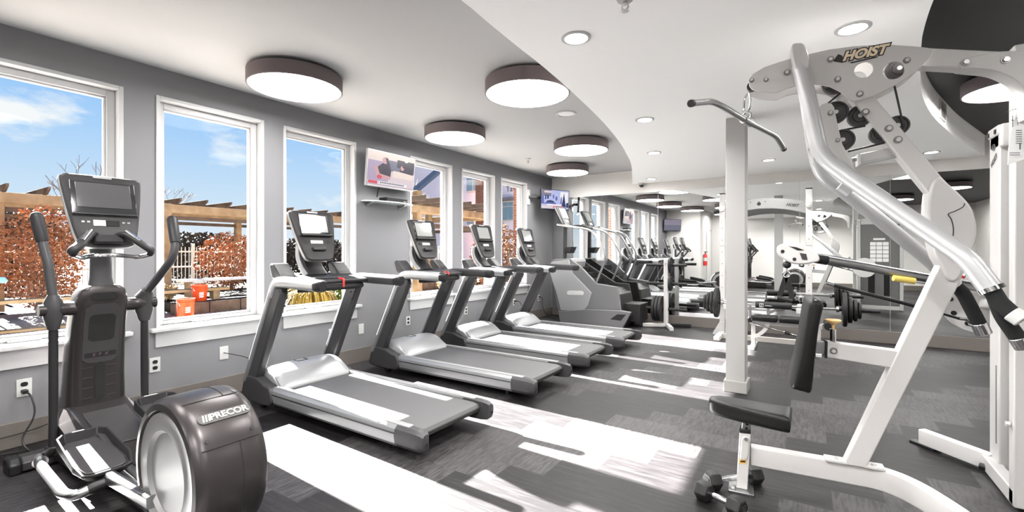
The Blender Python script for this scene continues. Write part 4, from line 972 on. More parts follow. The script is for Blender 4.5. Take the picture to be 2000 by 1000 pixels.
obj('ring', G().torus(on_y(1536,536,YH),0.022,0.0045,axis=(0,1,0)), M_chrome, sh_)
r0 = Vector(on_y(1536,541,YH)); hL = Vector(on_y(1522,580,YH)); hR = Vector(on_y(1548,587,YH))
for s, e in ((-1,hL),(1,hR)):
    obj('strap', G().sweep([tuple(r0+Vector((0.004*s,0,0))),tuple(e)], rrect(0.034,0.006,0), up=(0,1,0)), M_rubber, sh_, 0.001)
obj('grip', G().cyl(tuple(hL+Vector((-0.012,0,-0.006))),tuple(hR+Vector((0.0,0,-0.004))),0.018,18), M_gdark, sh_)
rb = thing('cable_rod', on_y(1700,575,3.95), 'long thin black rod attachment sloping below the silver cable arm', 'rod')
rp = [Vector(on_y(1613,552,3.90)),Vector(on_y(1628,557,3.91)),Vector(on_y(1800,601,4.05)),Vector(on_y(1872,622,4.12)),Vector(on_y(1900,632,4.15))]
obj('rod_grip', G().tube([tuple(rp[1]),tuple(rp[2])],0.0125,14), M_rubber, rb)
obj('rod_tip', G().tube([tuple(rp[0]),tuple(rp[1])],0.011,12), M_chrome, rb)
obj('rod_shaft', G().tube([tuple(rp[2]),tuple(rp[3])],0.008,12), M_gdark, rb)
obj('end_clip', G().tube([tuple(rp[3]),tuple(rp[3]+(rp[4]-rp[3])*0.5+Vector((0,0,0.012))),tuple(rp[4])],0.011,10).torus(tuple(rp[4]),0.018,0.005,axis=(0,1,0)), M_chrome, rb)
obj('rod_cord', G().tube([tuple(rp[0]),tuple(Vector(on_y(1627,519,3.92)))],0.003,6), M_cable, rb)

# ---- two hex dumbbells at the seat foot
def dumbbell(p, q, label, cat='dumbbell'):
    """centres of both heads (x,y)"""
    R = 0.052; ang = math.atan2(q[1]-p[1], q[0]-p[0]); L = math.hypot(q[0]-p[0], q[1]-p[1])
    t = thing('hex_dumbbell', (0,0,0), label, cat, 'hex dumbbells on the floor by the gym seat')
    zc = R*math.cos(PI/6)
    for s in (-1,1):
        hx = [(R*math.cos(PI/3*k), zc+R*math.sin(PI/3*k)) for k in range(6)]; hs = [(a*0.80, zc+(b-zc)*0.80) for a,b in hx]
        c = s*L/2; o = s*0.036
        hdm = obj('head', G().loft([[(c-o,a,b) for a,b in hs],[(c-o*0.6,a,b) for a,b in hx],[(c+o*0.6,a,b) for a,b in hx],[(c+o,a,b) for a,b in hs]]), M_rubber, t, 0.004)
        for f in (0,1):
            # number frame on the end face
            obj('number_frame', G().cbox((c+o*1.0+s*0.001,0,zc),(0.003,0.036,0.036)), M_gdark, hdm, 0.002) if f else None
        text('number', '12', 0.026, M_grey, hdm, (c+o+s*0.0028,0,zc), (0,s,0), (0,0,1), bold=0.0005)
    hp_ = [(0.012,-L/2+0.03),(0.0125,-L/4),(0.0155,-L/8),(0.0165,0),(0.0155,L/8),(0.0125,L/4),(0.012,L/2-0.03)]
    obj('handle', G().lathe(hp_, (0,0,zc), (1,0,0), 20), M_chrome, t)
    t.location = ((p[0]+q[0])/2,(p[1]+q[1])/2,0); t.rotation_euler = (0,0,ang)
    return t
dumbbell((3.905,2.515),(4.065,2.445), 'nearer of the two black hex dumbbells, lying in front of the seat post')
dumbbell((3.925,2.655),(4.105,2.775+0.065), 'farther of the two black hex dumbbells, lying behind the seat post')
# ================================================================ STAIR CLIMBER
YN, YF = 7.26, 7.95
cpt = lambda cx, cy: (1060+cx*0.28, 380+cy*0.28)
def cs(pts, Y): return [(lambda p:(p[0],max(0.012,p[2])))(on_y(*cpt(a,b),Y)) for a,b in pts]
sc = thing('stair_climber', (1.1, 7.6, 0), 'grey stair climber with black stairs and tall bent rails by the mirror corner', 'stair climber')
M_scs = mat('climber_silver_panel', (0.27,0.27,0.275), 0.4, 0.2)
M_scg = mat('climber_mid_grey', (0.13,0.13,0.133), 0.42, 0.1)
M_scd = mat('climber_dark', (0.016,0.0155,0.016), 0.45, 0.0, 0.3)
near_out = [(70,452),(190,445),(262,500),(375,620),(518,643),(532,700),(545,808),(614,820),(556,935),(120,935),(108,812),(80,680),(52,545)]
obj('side_panel', G().prism(cs(near_out,YN), 'y', YN, YN+0.05), M_scg, sc, 0.01)
pan = cs([(60,470),(185,452),(212,548),(346,686),(318,775),(295,800),(270,812),(128,808),(96,680),(54,548)], YN)
pn = obj('cover_panel', G().prism(pan, 'y', YN-0.022, YN), M_scs, sc, 0.014, seg=3)
lbp = cs([(172,685),(178,673),(192,670),(275,672),(288,678),(290,690),(284,700),(192,699),(178,697)], YN)
obj('maker_plate', G().prism(lbp, 'y', YN-0.026, YN-0.020), M_wplast, pn, 0.002, label='white maker plate')
p = on_y(*cpt(231,686),YN-0.027); text('maker_name', 'PRECOR', 0.045, M_silver, pn, p, (1,0,0), (0,0,1))
sk = cs([(108,815),(300,800),(545,810),(616,822),(556,935),(120,935)], YN-0.03)
obj('skirt', G().prism(sk, 'y', YN-0.035, YN+0.02), M_scg, sc, 0.01)
rib = cs([(470,870),(520,835),(580,838),(545,880)], YN-0.036)
obj('skirt_recess', G().prism(rib, 'y', YN-0.038, YN-0.034), M_scd, sc, 0.003)
far_out = [(150,470),(272,448),(345,500),(512,613),(606,620),(622,690),(640,785),(697,790),(660,870),(640,918),(200,918)]
obj('side_panel', G().prism(cs(far_out,YF), 'y', YF-0.05, YF), M_scd, sc, 0.01)
# front hood between the sides
x0 = cs([(60,470)],YN)[0][0]
hd = cs([(54,548),(60,470),(72,450),(190,445),(200,470),(110,935),(106,810),(80,680)], YN)
obj('front_hood', G().prism(hd, 'y', YN+0.05, YF-0.05), M_scs, sc, 0.02)
base = cs([(110,850),(600,850),(556,935),(120,935)], YN)
obj('base_tray', G().prism(base, 'y', YN+0.05, YF-0.05), M_scd, sc)
rg = cs([(195,448),(262,500),(375,620)], YN); (xa0,za0),(xa1,za1) = rg[0], rg[2]
for k in range(4):
    f = (k+0.35)/4; xx = xa0+(xa1-xa0)*f; zz = za0+(za1-za0)*(f+0.10)-0.075
    st = obj('stair', G().prism([(xx-0.11,zz-0.10),(xx-0.11,zz+0.0),(xx+0.05,zz+0.0),(xx+0.05,zz-0.10)], 'y', YN+0.052, YF-0.052), M_scd, sc, 0.004)
    obj('nosing', G().box((xx+0.035,YN+0.055,zz-0.004),(xx+0.055,YF-0.055,zz+0.004)), M_grey, st)
bk2 = cs([(372,650),(470,660),(530,700),(545,830),(300,830),(300,660)], YN)
obj('rear_housing', G().prism(bk2, 'y', YN+0.05, YF-0.05), M_scd, sc, 0.006)
ls = cs([(535,700),(620,700),(640,800),(545,800)], YN); lz = ls[0][1]
obj('entry_step', G().box((ls[0][0],YN+0.20,0.10),(ls[0][0]+0.28,YF-0.05,lz-0.16)), M_scd, sc, 0.008)
# mast, console, rails
mx, mz = cs([(150,232)],7.55)[0]; bx, bz = cs([(146,445)],7.55)[0]
obj('mast', G().rtube([(bx,7.60,bz-0.1),(mx,7.60,mz+0.02)],0.07,0.06,0.02), M_grey, sc)
con, P, slab, wt, wb_ = console_panel(sc, (mx-0.10,mz+0.40), (mx+0.08,mz+0.02), 0.40, 0.30, 0.06, 7.60)
slab('screen', -0.12,0.12,0.42,0.90,0.0,0.006,M_lcd,0.002); slab('button_panel', -0.06,0.06,0.22,0.34,0.0,0.005,M_key,0.003)
def bottle(): 
    g = G().prism([(mx+0.0,mz-0.46),(mx+0.02,mz-0.36),(mx+0.19,mz-0.35),(mx+0.13,mz-0.47)], 'y', 7.50, 7.70); return obj('bottle_holder', g, M_gdark, sc, 0.008)
bottle()
rn = [(lambda p: p)(on_y(*cpt(a,b),7.33)) for a,b in ((100,208),(215,226),(352,250),(448,432),(372,620))]
rf = [on_y(*cpt(a,b),7.87) for a,b in ((276,218),(360,238),(456,262),(560,430),(488,592))]
nr = obj('handrail', G().tube(rnd(rn,0.14,7), 0.021, 14), M_steel, sc, ang=60)
obj('handrail', G().tube(rnd(rf,0.14,7), 0.021, 14), M_steel, sc, ang=60)
obj('cross_rail', G().tube([tuple(Vector(rn[0])+Vector((0.10,0,-0.002))),(mx+0.05,7.60,mz+0.03),tuple(Vector(rf[0])+Vector((0.10,0,0)))],0.020,12,smooth=0.05), M_gdark, sc)
obj('elbow_pad', G().tube([on_y(*cpt(272,214),7.80),on_y(*cpt(345,240),7.80)],0.026,12), M_black, sc)

# ================================================================ BENCH RACK WITH BARBELL
RX0, RX1, RY = 3.25, 4.36, 7.62
rk = thing('bench_rack', ((RX0+RX1)/2, RY, 0), 'white bench press rack with arched top beam in front of the mirrors', 'weight rack')
for x in (RX0, RX1):
    u = obj('upright', G().box((x-0.038,RY-0.05,0.0),(x+0.038,RY+0.03,2.15)), M_ivory, rk, 0.005)
    obj('top_cap', G().box((x-0.04,RY-0.052,2.15),(x+0.04,RY+0.032,2.165)), M_black, u, 0.004)
    for k in range(7): obj('adjust_hole', G().cyl((x,RY-0.052,0.55+0.18*k),(x,RY-0.048,0.55+0.18*k),0.006,10), M_black, u)
    obj('upright_joint', G().box((x-0.0395,RY-0.052,1.36),(x+0.0395,RY-0.046,1.364)), M_grey, u)
    cl = obj('clamp', G().cyl((x-0.0,RY-0.085,1.93),(x-0.0,RY-0.05,1.93),0.045,8).cyl((x,RY-0.10,1.93),(x,RY-0.085,1.93),0.025,6), M_bolt, rk, 0.004)
    s = -1 if x == RX0 else 1
    obj('gusset', G().prism([(x-s*0.035,0.0),(x+s*0.13,0.0),(x+s*0.13,0.03),(x+s*0.036,0.20),(x-s*0.035,0.20)], 'y', RY-0.058, RY-0.045), M_ivory, rk, 0.002)
    obj('foot_beam', G().box((x-0.04,7.05,0.0),(x+0.04,7.95,0.06)), M_ivory, rk, 0.005)
    xa = x-s*0.115; obj('spotter_arm', G().box((xa-0.025,7.02,0.465),(xa+0.025,RY-0.05,0.5275)), M_ivory, rk, 0.005); obj('arm_bracket', G().box((min(x,xa)-0.02,RY-0.08,0.46),(max(x,xa)+0.02,RY-0.05,0.54)), M_ivory, rk, 0.003)
obj('base_beam', G().box((RX0+0.04,RY-0.31,0.0),(RX1-0.04,RY-0.25,0.07)), mat('beam_beige',(0.42,0.40,0.37),0.5), rk, 0.004)
ar = [(1463,389),(1490,382),(1520,378),(1545,377.5),(1575,380),(1602,385)]
top = [(lambda p:(p[0],p[2]))(on_y(a,b,RY-0.03)) for a,b in ar]
xm = (RX0+RX1)/2
zc_ = lambda x: 2.055-0.085*((x-xm)/0.52)**2
ups = [(RX0+0.038+k*(RX1-RX0-0.076)/20) for k in range(21)]
up = [(x, zc_(x)) for x in ups]; lw = [(x, 1.905-0.095*((x-xm)/0.52)**2) for x in ups]
arc = obj('arch_beam', G().prism(up+lw[::-1], 'y', RY-0.045, RY+0.02), mat('arch_grey_silver',(0.24,0.24,0.24),0.4,0.2), rk, 0.004)
text('arch_mark', 'HOIST', 0.052, mat('arch_lettering',(0.05,0.05,0.05),0.5), arc, (RX1-0.20,RY-0.047,1.935), (1,0,-0.16), (0.16,0,1), shear=0.35, bold=0.003)
obj('arch_hole', G().cyl((xm-0.06,RY-0.047,1.975),(xm-0.06,RY-0.040,1.975),0.026,20), M_black, arc)
for dx in (-0.17,-0.11,0.0,0.08): obj('arch_bolt', G().cyl((xm-0.06+dx,RY-0.048,2.005),(xm-0.06+dx,RY-0.044,2.005),0.007,10), M_black, arc)
# barbell on the spotter arms
BY, BZ = 7.13, 0.542
bb = thing('barbell', (3.99, BY, BZ), 'long barbell resting low on the bench rack arms with a black pad round its middle', 'barbell')
obj('shaft', G().cyl((3.22,BY,BZ),(4.76,BY,BZ),0.0145,16), M_steel, bb)
for s in (-1,1):
    obj('collar', G().cyl((3.99+s*0.66,BY,BZ),(3.99+s*0.69,BY,BZ),0.038,20), M_steel, bb)
    obj('sleeve', G().cyl((3.99+s*0.69,BY,BZ),(3.99+s*1.10,BY,BZ),0.025,20), M_gdark, bb)
bp_ = obj('barbell_pad', G().cyl((3.74,BY,BZ+0.002),(4.17,BY,BZ+0.002),0.047,26), M_rubber, bb, 0.008)
obj('pad_emblem', G().box((3.79,BY-0.0505,BZ-0.026),(3.84,BY-0.046,BZ+0.026)), M_wplast, bp_)
text('pad_letter', 'N', 0.05, M_black, bp_, (3.815,BY-0.052,BZ), (1,0,0), (0,0,1), bold=0.002)
text('pad_words', 'BARBELL', 0.022, M_wplast, bp_, (3.90,BY-0.050,BZ-0.003), (1,0,0), (0,0,1))
def plate_geo(c, ax, R, th):
    t = Vector(ax)
    prof = [(0.026,-th/2),(0.06,-th/2),(0.065,-th*0.30),(R*0.80,-th*0.30),(R*0.84,-th/2),(R*0.97,-th/2),(R,-th*0.3),(R,th*0.3),(R*0.97,th/2),(R*0.84,th/2),(R*0.80,th*0.30),(0.065,th*0.30),(0.06,th/2),(0.026,th/2),(0.026,-th/2)]
    return G().lathe(prof, c, ax, 40)
def plate(c, ax, R, th, label, group):
    q = thing('weight_plate', c, label, 'weight plate', group)
    b = obj('disc', plate_geo(c, ax, R, th), M_rubber, q, ang=30)
    u = Vector(ax); a = Vector((0,0,1)); b2 = u.cross(a)
    for k in range(3):
        an = 0.5+2*PI*k/3; d = (a*math.cos(an)+b2*math.sin(an)); tdir = u.cross(d)
        for s in (-1,1):
            cc = Vector(c)+d*R*0.58+u*(th*0.31*s)
            obj('grip_slot', G().sweep([tuple(cc-tdir*R*0.28),tuple(cc+tdir*R*0.28)], rrect(0.003,R*0.22,0.0), up=tuple(d)), M_matte, b)
    return q
GP = 'weight plates on the barbell'
for s, side in ((-1,'left'),(1,'right')):
    x = 3.99+s*0.725
    for i, (R, th, nm) in enumerate(((0.215,0.045,'largest black weight plate, innermost on the %s barbell end'),(0.165,0.042,'second black weight plate from the collar on the %s barbell end'),(0.14,0.036,'third black weight plate from the collar on the %s barbell end'),(0.105,0.03,'smallest black weight plate, outermost on the %s barbell end'))):
        if s > 0 or True:
            plate((x+s*th/2,BY,BZ), (1,0,0), R, th, nm % side, GP); x += s*(th+0.012)

# ---- flat bench in front of the rack
BN = 6.86
fb = thing('weight_bench', (4.15, BN, 0), 'low black padded bench on a white frame before the bench rack', 'bench')
for x0, x1 in ((3.72,4.02),(4.03,4.44)): obj('pad', G().box((x0,BN-0.13,0.365),(x1,BN+0.13,0.435)), M_vinyl, fb, 0.022, seg=3)
obj('roller', G().cyl((4.56,BN-0.20,0.375),(4.56,BN+0.20,0.375),0.05,20), M_foam, fb, 0.006)
obj('roller_arm', G().rtube([(4.40,BN,0.34),(4.56,BN,0.375)],0.03,0.03,0.004), M_steel, fb)
obj('frame_rail', G().box((3.70,BN-0.03,0.31),(4.50,BN+0.03,0.365)), M_ivory, fb, 0.004)
for x in (3.74,4.46):
    obj('leg', G().box((x-0.025,BN-0.03,0.03),(x+0.025,BN+0.03,0.31)), M_ivory, fb, 0.004); obj('foot', G().box((x-0.03,BN-0.24,0.0),(x+0.03,BN+0.24,0.04)), M_ivory, fb, 0.005)
ap = [(3.66+0.26*math.sin(a),BN-0.06,0.40-0.26*math.cos(a)) for a in [0.2+0.1*k for k in range(13)]]
obj('adjust_arc', G().sweep(ap, rrect(0.012,0.045,0.0), up=(0,0,1)), M_ivory, fb)
obj('support_rod', G().cyl((3.72,BN-0.07,0.33),(4.30,BN-0.07,0.20),0.011,12), M_chrome, fb)
obj('rod_joint', G().cyl((4.10,BN-0.07,0.245),(4.16,BN-0.07,0.23),0.02,12), M_black, fb)
obj('hinge_link', G().box((3.69,BN-0.075,0.36),(3.72,BN-0.05,0.57)), M_steel, fb, 0.003)
obj('hinge_knob', G().cyl((3.705,BN-0.10,0.37),(3.705,BN-0.05,0.37),0.03,14), M_black, fb)

# ---- plate tree
TX, TY = 2.36, 7.78
tr = thing('plate_tree', (TX, TY, 0), 'white A shaped weight plate tree with black pegs before the mirror', 'plate rack')
obj('post', G().box((TX-0.035,TY-0.03,0.03),(TX+0.035,TY+0.03,1.15)), M_ivory, tr, 0.005)
text('post_mark', 'Z', 0.05, M_grey, tr, (TX,TY-0.032,1.06), (1,0,0), (0,0,1))
obj('foot_left', G().rtube([(TX-0.02,TY,0.05),(TX-0.36,TY-0.10,0.035)],0.06,0.06,0.008), M_ivory, tr)
obj('foot_right', G().rtube([(TX+0.02,TY,0.05),(TX+0.16,TY-0.28,0.035)],0.06,0.06,0.008), M_ivory, tr)
obj('foot_back', G().rtube([(TX+0.02,TY,0.05),(TX+0.34,TY+0.22,0.035)],0.06,0.06,0.008), M_black, tr)
for z in (1.05,0.74,0.315):
    for s in (-1,1):
        obj('peg', G().cyl((TX+s*0.035,TY,z),(TX+s*0.33,TY,z),0.024,16), M_rubber, tr, 0.003)
GT = 'weight plates on the plate tree'
for i in range(3): plate((TX-0.075-0.052*i,TY,0.315), (1,0,0), 0.215, 0.045, ['large black weight plate closest to the post, low on the plate tree','large black weight plate in the middle of the low stack on the plate tree','large black weight plate outermost of the low stack on the plate tree'][i], GT)
plate((TX+0.075,TY,1.05), (1,0,0), 0.135, 0.035, 'small black weight plate on the top right peg of the plate tree', GT)
plate((TX+0.072,TY,0.74), (1,0,0), 0.12, 0.032, 'small black weight plate on the middle right peg of the plate tree', GT)

# ================================================================ TELEVISIONS
M_bez = mat('tv_bezel_black', (0.012,0.012,0.013), 0.25)
def emat(name, c, s=1.0): return mat(name, [v*0.05 for v in c], 0.25, emit=c, estr=s)
EM = {k: emat('screen_'+k, srgb(*v), 0.34) for k, v in {'grey':(150,140,160),'pale':(214,200,206),'cream':(232,214,206),'skin':(206,160,165),'dark':(72,66,80),'white':(238,236,240),'mauve':(176,160,186),'red':(214,90,110),'blue':(96,106,170),'lblue':(176,184,226),'navy':(44,52,100),'pink':(232,120,150),'steel':(120,120,140)}.items()}
def tv(name_label, c, w, h, nrm, up, pic, frame=M_bez, thick=0.035):
    """flat television: centre c, outward normal nrm; pic is a list of (colour, polygon in 0..1 screen space)"""
    n = Vector(nrm).normalized(); u = Vector(up); s = u.cross(n).normalized(); u = n.cross(s).normalized(); c = Vector(c)
    t = thing('television', tuple(c-u*h/2), name_label, 'television', 'flat televisions')
    P = lambda a, b, d: tuple(c + s*a + u*b + n*d)
    box = lambda g, a0,a1,b0,b1,d0,d1: g.loft([[P(a0,b0,d0),P(a1,b0,d0),P(a1,b1,d0),P(a0,b1,d0)],[P(a0,b0,d1),P(a1,b0,d1),P(a1,b1,d1),P(a0,b1,d1)]])
    body = obj('housing', box(G(),-w/2,w/2,-h/2,h/2,-thick,0.0), frame, t, 0.004)
    sw, sh = w-0.022, h-0.034; oy = 0.006
    scr = obj('screen', box(G(),-sw/2,sw/2,-sh/2+oy,sh/2+oy,0.0,0.001), EM['grey'], t)
    for i, (cname, poly) in enumerate(pic):
        g = G(); pts = [(-sw/2+a*sw, oy-sh/2+b*sh) for a,b in poly]; d = 0.0012+0.00015*i
        g.loft([[P(a,b,d-0.0004) for a,b in pts],[P(a,b,d) for a,b in pts]]); obj('screen_image', g, EM[cname], scr)
    return t, P
R_ = lambda x0,y0,x1,y1: [(x0,y0),(x1,y0),(x1,y1),(x0,y1)]
E_ = lambda cx,cy,rx,ry: [(cx+rx*math.cos(2*PI*k/16), cy+ry*math.sin(2*PI*k/16)) for k in range(16)]
news = [('mauve',R_(0,0,1,1)),('cream',R_(0,0.72,1,1)),('steel',R_(0.42,0.45,1,0.80)),('dark',R_(0.60,0.62,0.99,0.86)),('pale',R_(0.42,0.12,1,0.47)),('cream',R_(0.52,0.30,0.98,0.5)),
        ('dark',[(0.16,0.30),(0.20,0.55),(0.30,0.68),(0.42,0.66),(0.48,0.50),(0.47,0.30)]),('skin',E_(0.335,0.76,0.055,0.10)),('dark',[(0.34,0.86),(0.40,0.84),(0.45,0.62),(0.43,0.40),(0.39,0.62)]),('skin',[(0.12,0.55),(0.18,0.58),(0.24,0.35),(0.48,0.30),(0.46,0.20),(0.18,0.22)]),('red',E_(0.24,0.25,0.055,0.06)),
        ('dark',[(0.66,0.50),(0.70,0.66),(0.86,0.70),(0.98,0.62),(0.97,0.46)]),('skin',E_(0.72,0.63,0.04,0.08)),('dark',E_(0.77,0.70,0.06,0.07)),('white',E_(0.80,0.88,0.045,0.06)),
        ('pale',R_(0,0.02,1,0.13)),('white',R_(0.24,0.05,0.84,0.125)),('red',R_(0.02,0.03,0.20,0.12))]+[('dark',R_(0.26+0.035*k,0.066,0.282+0.035*k,0.11)) for k in range(15)]
tv1, P1 = tv('silver framed television on the window wall showing two people talking on news', (0.135,3.82,2.25), 0.745, 0.425, (1,0,-0.10), (0,0,1), news, mat('tv_frame_silver',(0.42,0.41,0.42),0.3,0.5))
obj('wall_mount', G().box((0.0,3.72,2.12),(0.09,3.92,2.38)), M_black, tv1, 0.005)
obj('power_cable', G().tube([(0.09,3.66,2.06),(0.06,3.665,1.98),(0.03,3.68,1.93)],0.007,8,smooth=0.05), M_cable, tv1)
city = [('lblue',R_(0,0,1,1)),('blue',[(0,0.25),(0,0.75),(0.08,0.75),(0.10,0.35),(0.14,0.25)]),('steel',R_(0.0,0.66,0.35,1.0)),('pale',R_(0.10,0.84,0.36,0.94)),('navy',[(0.16,0.30),(0.20,0.42),(0.32,0.46),(0.44,0.42),(0.50,0.30)]),('blue',[(0.12,0.25),(0.16,0.34),(0.52,0.34),(0.54,0.25)]),
        ('navy',R_(0.13,0.48,0.17,0.74)),('navy',R_(0.20,0.52,0.26,0.72)),('blue',E_(0.43,0.66,0.03,0.12)),('blue',E_(0.54,0.56,0.04,0.12)),('white',R_(0.68,0.30,0.97,0.93)),('navy',[(0.74,0.12),(0.77,0.48),(0.82,0.88),(0.86,0.48),(0.90,0.12)]),('blue',[(0.68,0.30),(0.70,0.60),(0.74,0.70),(0.75,0.30)]),('navy',R_(0.91,0.10,0.99,0.36)),
        ('pale',R_(0,0.02,0.45,0.17)),('pink',R_(0.42,0.02,0.80,0.16)),('white',R_(0.20,0.18,0.72,0.25))]
tc_ = Vector((0.36,7.62,2.245)); nn = Vector((0.90,-0.44,-0.05))
tv2, P2_ = tv('black framed television on a swing arm in the far corner showing a blue street scene', tuple(tc_), 0.655, 0.385, tuple(nn), (0,0,1), city)
obj('wall_plate', G().box((0.0,7.17,2.14),(0.02,7.27,2.42)), M_trimw, tv2, 0.004)
obj('swing_arm', G().rtube(rnd([(0.02,7.22,2.28),(0.14,7.40,2.28),(0.31,7.63,2.25)],0.05,5),0.03,0.05,0.006), M_black, tv2)
rear = [('grey',R_(0,0,1,1)),('steel',R_(0,0,1,0.5))]
tv3, _ = tv('television mounted at the rear corner, seen only in the mirror', (0.30,-0.36,2.2), 0.70, 0.42, (0.75,0.66,-0.08), (0,0,1), rear)
obj('swing_arm', G().rtube([(0.002,-0.56,2.2),(0.27,-0.39,2.2)],0.04,0.05,0.006), M_black, tv3)
# glass shelf with set-top box
gs = thing('glass_shelf', (0.0,3.84,1.845), 'small curved glass shelf on two brackets below the wall television', 'shelf')
sp_ = [(0.0,3.47),(0.0,4.20),(0.08,4.22),(0.17,4.12),(0.21,3.95),(0.22,3.84),(0.21,3.72),(0.17,3.56),(0.08,3.46)]
obj('glass_board', G().prism(sp_, 'z', 1.862, 1.874), mat('shelf_frosted_glass', (0.62,0.68,0.66), 0.15), gs)
for y in (3.55,4.06): obj('bracket', G().box((0.0,y-0.018,1.82),(0.022,y+0.018,1.885)).prism([(0.02,1.86),(0.12,1.86),(0.10,1.845),(0.02,1.825)],'y',y-0.012,y+0.012), M_steel, gs, 0.003)
sb = thing('set_top_box', (0.1,3.87,1.875), 'black set top box lying on the glass shelf', 'set top box')
obj('casing', G().box((0.03,3.71,1.8745),(0.17,4.04,1.925)), M_black, sb, 0.004)
obj('front_panel', G().box((0.169,3.72,1.88),(0.1725,4.03,1.92)), M_gdark, sb, 0.001)
obj('indicator', G().box((0.172,3.97,1.886),(0.174,4.02,1.897)), M_lcd, sb)

# ================================================================ WALL OUTLETS, PLATES, CORDS
def outlet(y, z, label, kind='duplex'):
    t = thing('wall_outlet' if kind=='duplex' else 'wall_plate', (0.0,y,z-0.058), label, 'outlet' if kind=='duplex' else 'wall plate', 'outlets along the window wall' if kind=='duplex' else None)
    obj('cover', G().box((0.0,y-0.036,z-0.058),(0.007,y+0.036,z+0.058)), M_wplast, t, 0.002)
    if kind == 'duplex':
        for s in (-1,1):
            g = G(); pts = [(y+a, z+s*0.0235+b) for a,b in rrect(0.034,0.028,0.012,5)]; g.prism(pts,'x',0.006,0.010); obj('socket', g, M_black, t)
    elif kind == 'coax': obj('jack', G().cyl((0.006,y,z),(0.016,y,z),0.006,10), M_steel, t)
    return t
OL = ['duplex wall outlet at the far left with a black cord plugged in','duplex wall outlet below the second window, behind the elliptical arm','duplex wall outlet behind the nearest treadmill upright','duplex wall outlet below the third window','duplex wall outlet behind the second treadmill','duplex wall outlet below the fifth window','duplex wall outlet behind the third treadmill upright','duplex wall outlet nearest the far corner by the last treadmill']
for (y, z), lb in zip(((0.76,0.38),(1.48,0.38),(2.37,0.38),(3.08,0.38),(4.21,0.38),(5.40,0.38),(6.75,0.38),(7.62,0.38)), OL): outlet(y, z, lb)
outlet(1.99,0.38,'white cable wall plate left of the nearest treadmill upright','coax')
outlet(3.47,0.38,'blank white wall plate between the first two treadmills','blank')
def cord(pts, label, r=0.0055, m=M_cable, plug=True):
    t = thing('power_cord', pts[-1], label, 'cord', 'power cords')
    obj('cable', G().tube(rnd(pts,0.12,7), r, 8), m, t)
    if plug:
        a = Vector(pts[0]); obj('plug', G().box((a.x-0.004,a.y-0.014,a.z-0.012),(a.x+0.034,a.y+0.014,a.z+0.012)), M_black, t, 0.004)
cord([(0.012,0.76,0.357),(0.09,0.775,0.345),(0.13,0.795,0.22),(0.14,0.72,0.08),(0.20,0.74,0.012),(0.40,0.85,0.010),(0.52,0.90,0.012)], 'black power cord hanging from the far left outlet to the elliptical')
cord([(0.03,0.45,0.075),(0.05,0.62,0.09),(0.06,0.80,0.10),(0.10,0.95,0.16),(0.22,1.0,0.24)], 'thin dark cord running along the baseboard behind the elliptical', 0.004, M_gdark, False)
cord([(0.05,0.40,0.008),(0.10,0.62,0.008),(0.20,0.80,0.008),(0.40,0.92,0.008)], 'black cord lying on the floor behind the elliptical foot', 0.005, M_cable, False)
cord([(0.018,1.99,0.38),(0.10,2.02,0.372),(0.22,2.06,0.36),(0.36,2.10,0.32)], 'thin black cable from the white cable plate to the nearest treadmill', 0.0035, M_cable, False)
cord([(0.012,6.75,0.40),(0.08,6.80,0.40),(0.10,6.86,0.30),(0.11,6.90,0.12),(0.25,6.60,0.010),(0.40,6.3,0.010)], 'black cord hanging from the outlet behind the last treadmill')
cord([(0.012,7.62,0.40),(0.08,7.64,0.39),(0.12,7.55,0.20),(0.16,7.70,0.010),(0.40,7.6,0.010)], 'black cord from the corner outlet to the stair climber')

# ================================================================ REAR OF THE ROOM (seen in the mirror)
fe = thing('fire_extinguisher', (1.24,-1.2,0.75), 'red fire extinguisher on the wall end, seen in the mirror', 'fire extinguisher')
obj('cylinder', G().lathe([(0.0,0.76),(0.06,0.76),(0.066,0.80),(0.066,1.10),(0.05,1.16),(0.02,1.19),(0.0,1.19)], (1.24,-1.2,0), n=24), M_red, fe)
obj('valve', G().cyl((1.24,-1.2,1.19),(1.24,-1.2,1.25),0.018,12).box((1.20,-1.215,1.24),(1.32,-1.185,1.26)), M_black, fe)
obj('instruction_label', G().lathe([(0.0665,0.92),(0.0668,0.92),(0.0668,1.04),(0.0665,1.04),(0.0665,0.92)], (1.24,-1.2,0), n=24), M_wplast, fe)
obj('wall_bracket', G().box((XJ,-1.22,0.80),(1.19,-1.18,1.15)), M_steel, fe)
d1 = struct('door_1', G().box((XJ-0.005,-2.75,0.0),(XJ+0.02,-1.80,2.10)), M_trimw, 0.004)
obj('door_panel', G().box((XJ+0.018,-2.67,0.06),(XJ+0.026,-1.88,2.03)), mat('door_pale',(0.72,0.71,0.69),0.45), d1, 0.004)
obj('door_handle', G().cyl((XJ+0.026,-1.95,1.0),(XJ+0.07,-1.95,1.0),0.012,12).cyl((XJ+0.065,-1.95,1.0),(XJ+0.065,-2.07,1.0),0.01,12), M_steel, d1)
# wall rack with black hooks behind the viewpoint on the right
wr = thing('accessory_rack', (6.6,YR+0.02,1.0), 'wall rack of black bracket hooks at the rear, seen in the mirror', 'wall rack')
obj('back_board', G().box((6.2,YR+0.001,1.05),(7.0,YR+0.02,1.85)), M_wallw, wr, 0.003)
for i in range(3):
    for j in range(3): obj('hook', G().tube([(6.3+0.3*j,YR+0.02,1.72-0.26*i),(6.3+0.3*j,YR+0.16,1.72-0.26*i),(6.3+0.3*j,YR+0.16,1.77-0.26*i)],0.012,8), M_black, wr)
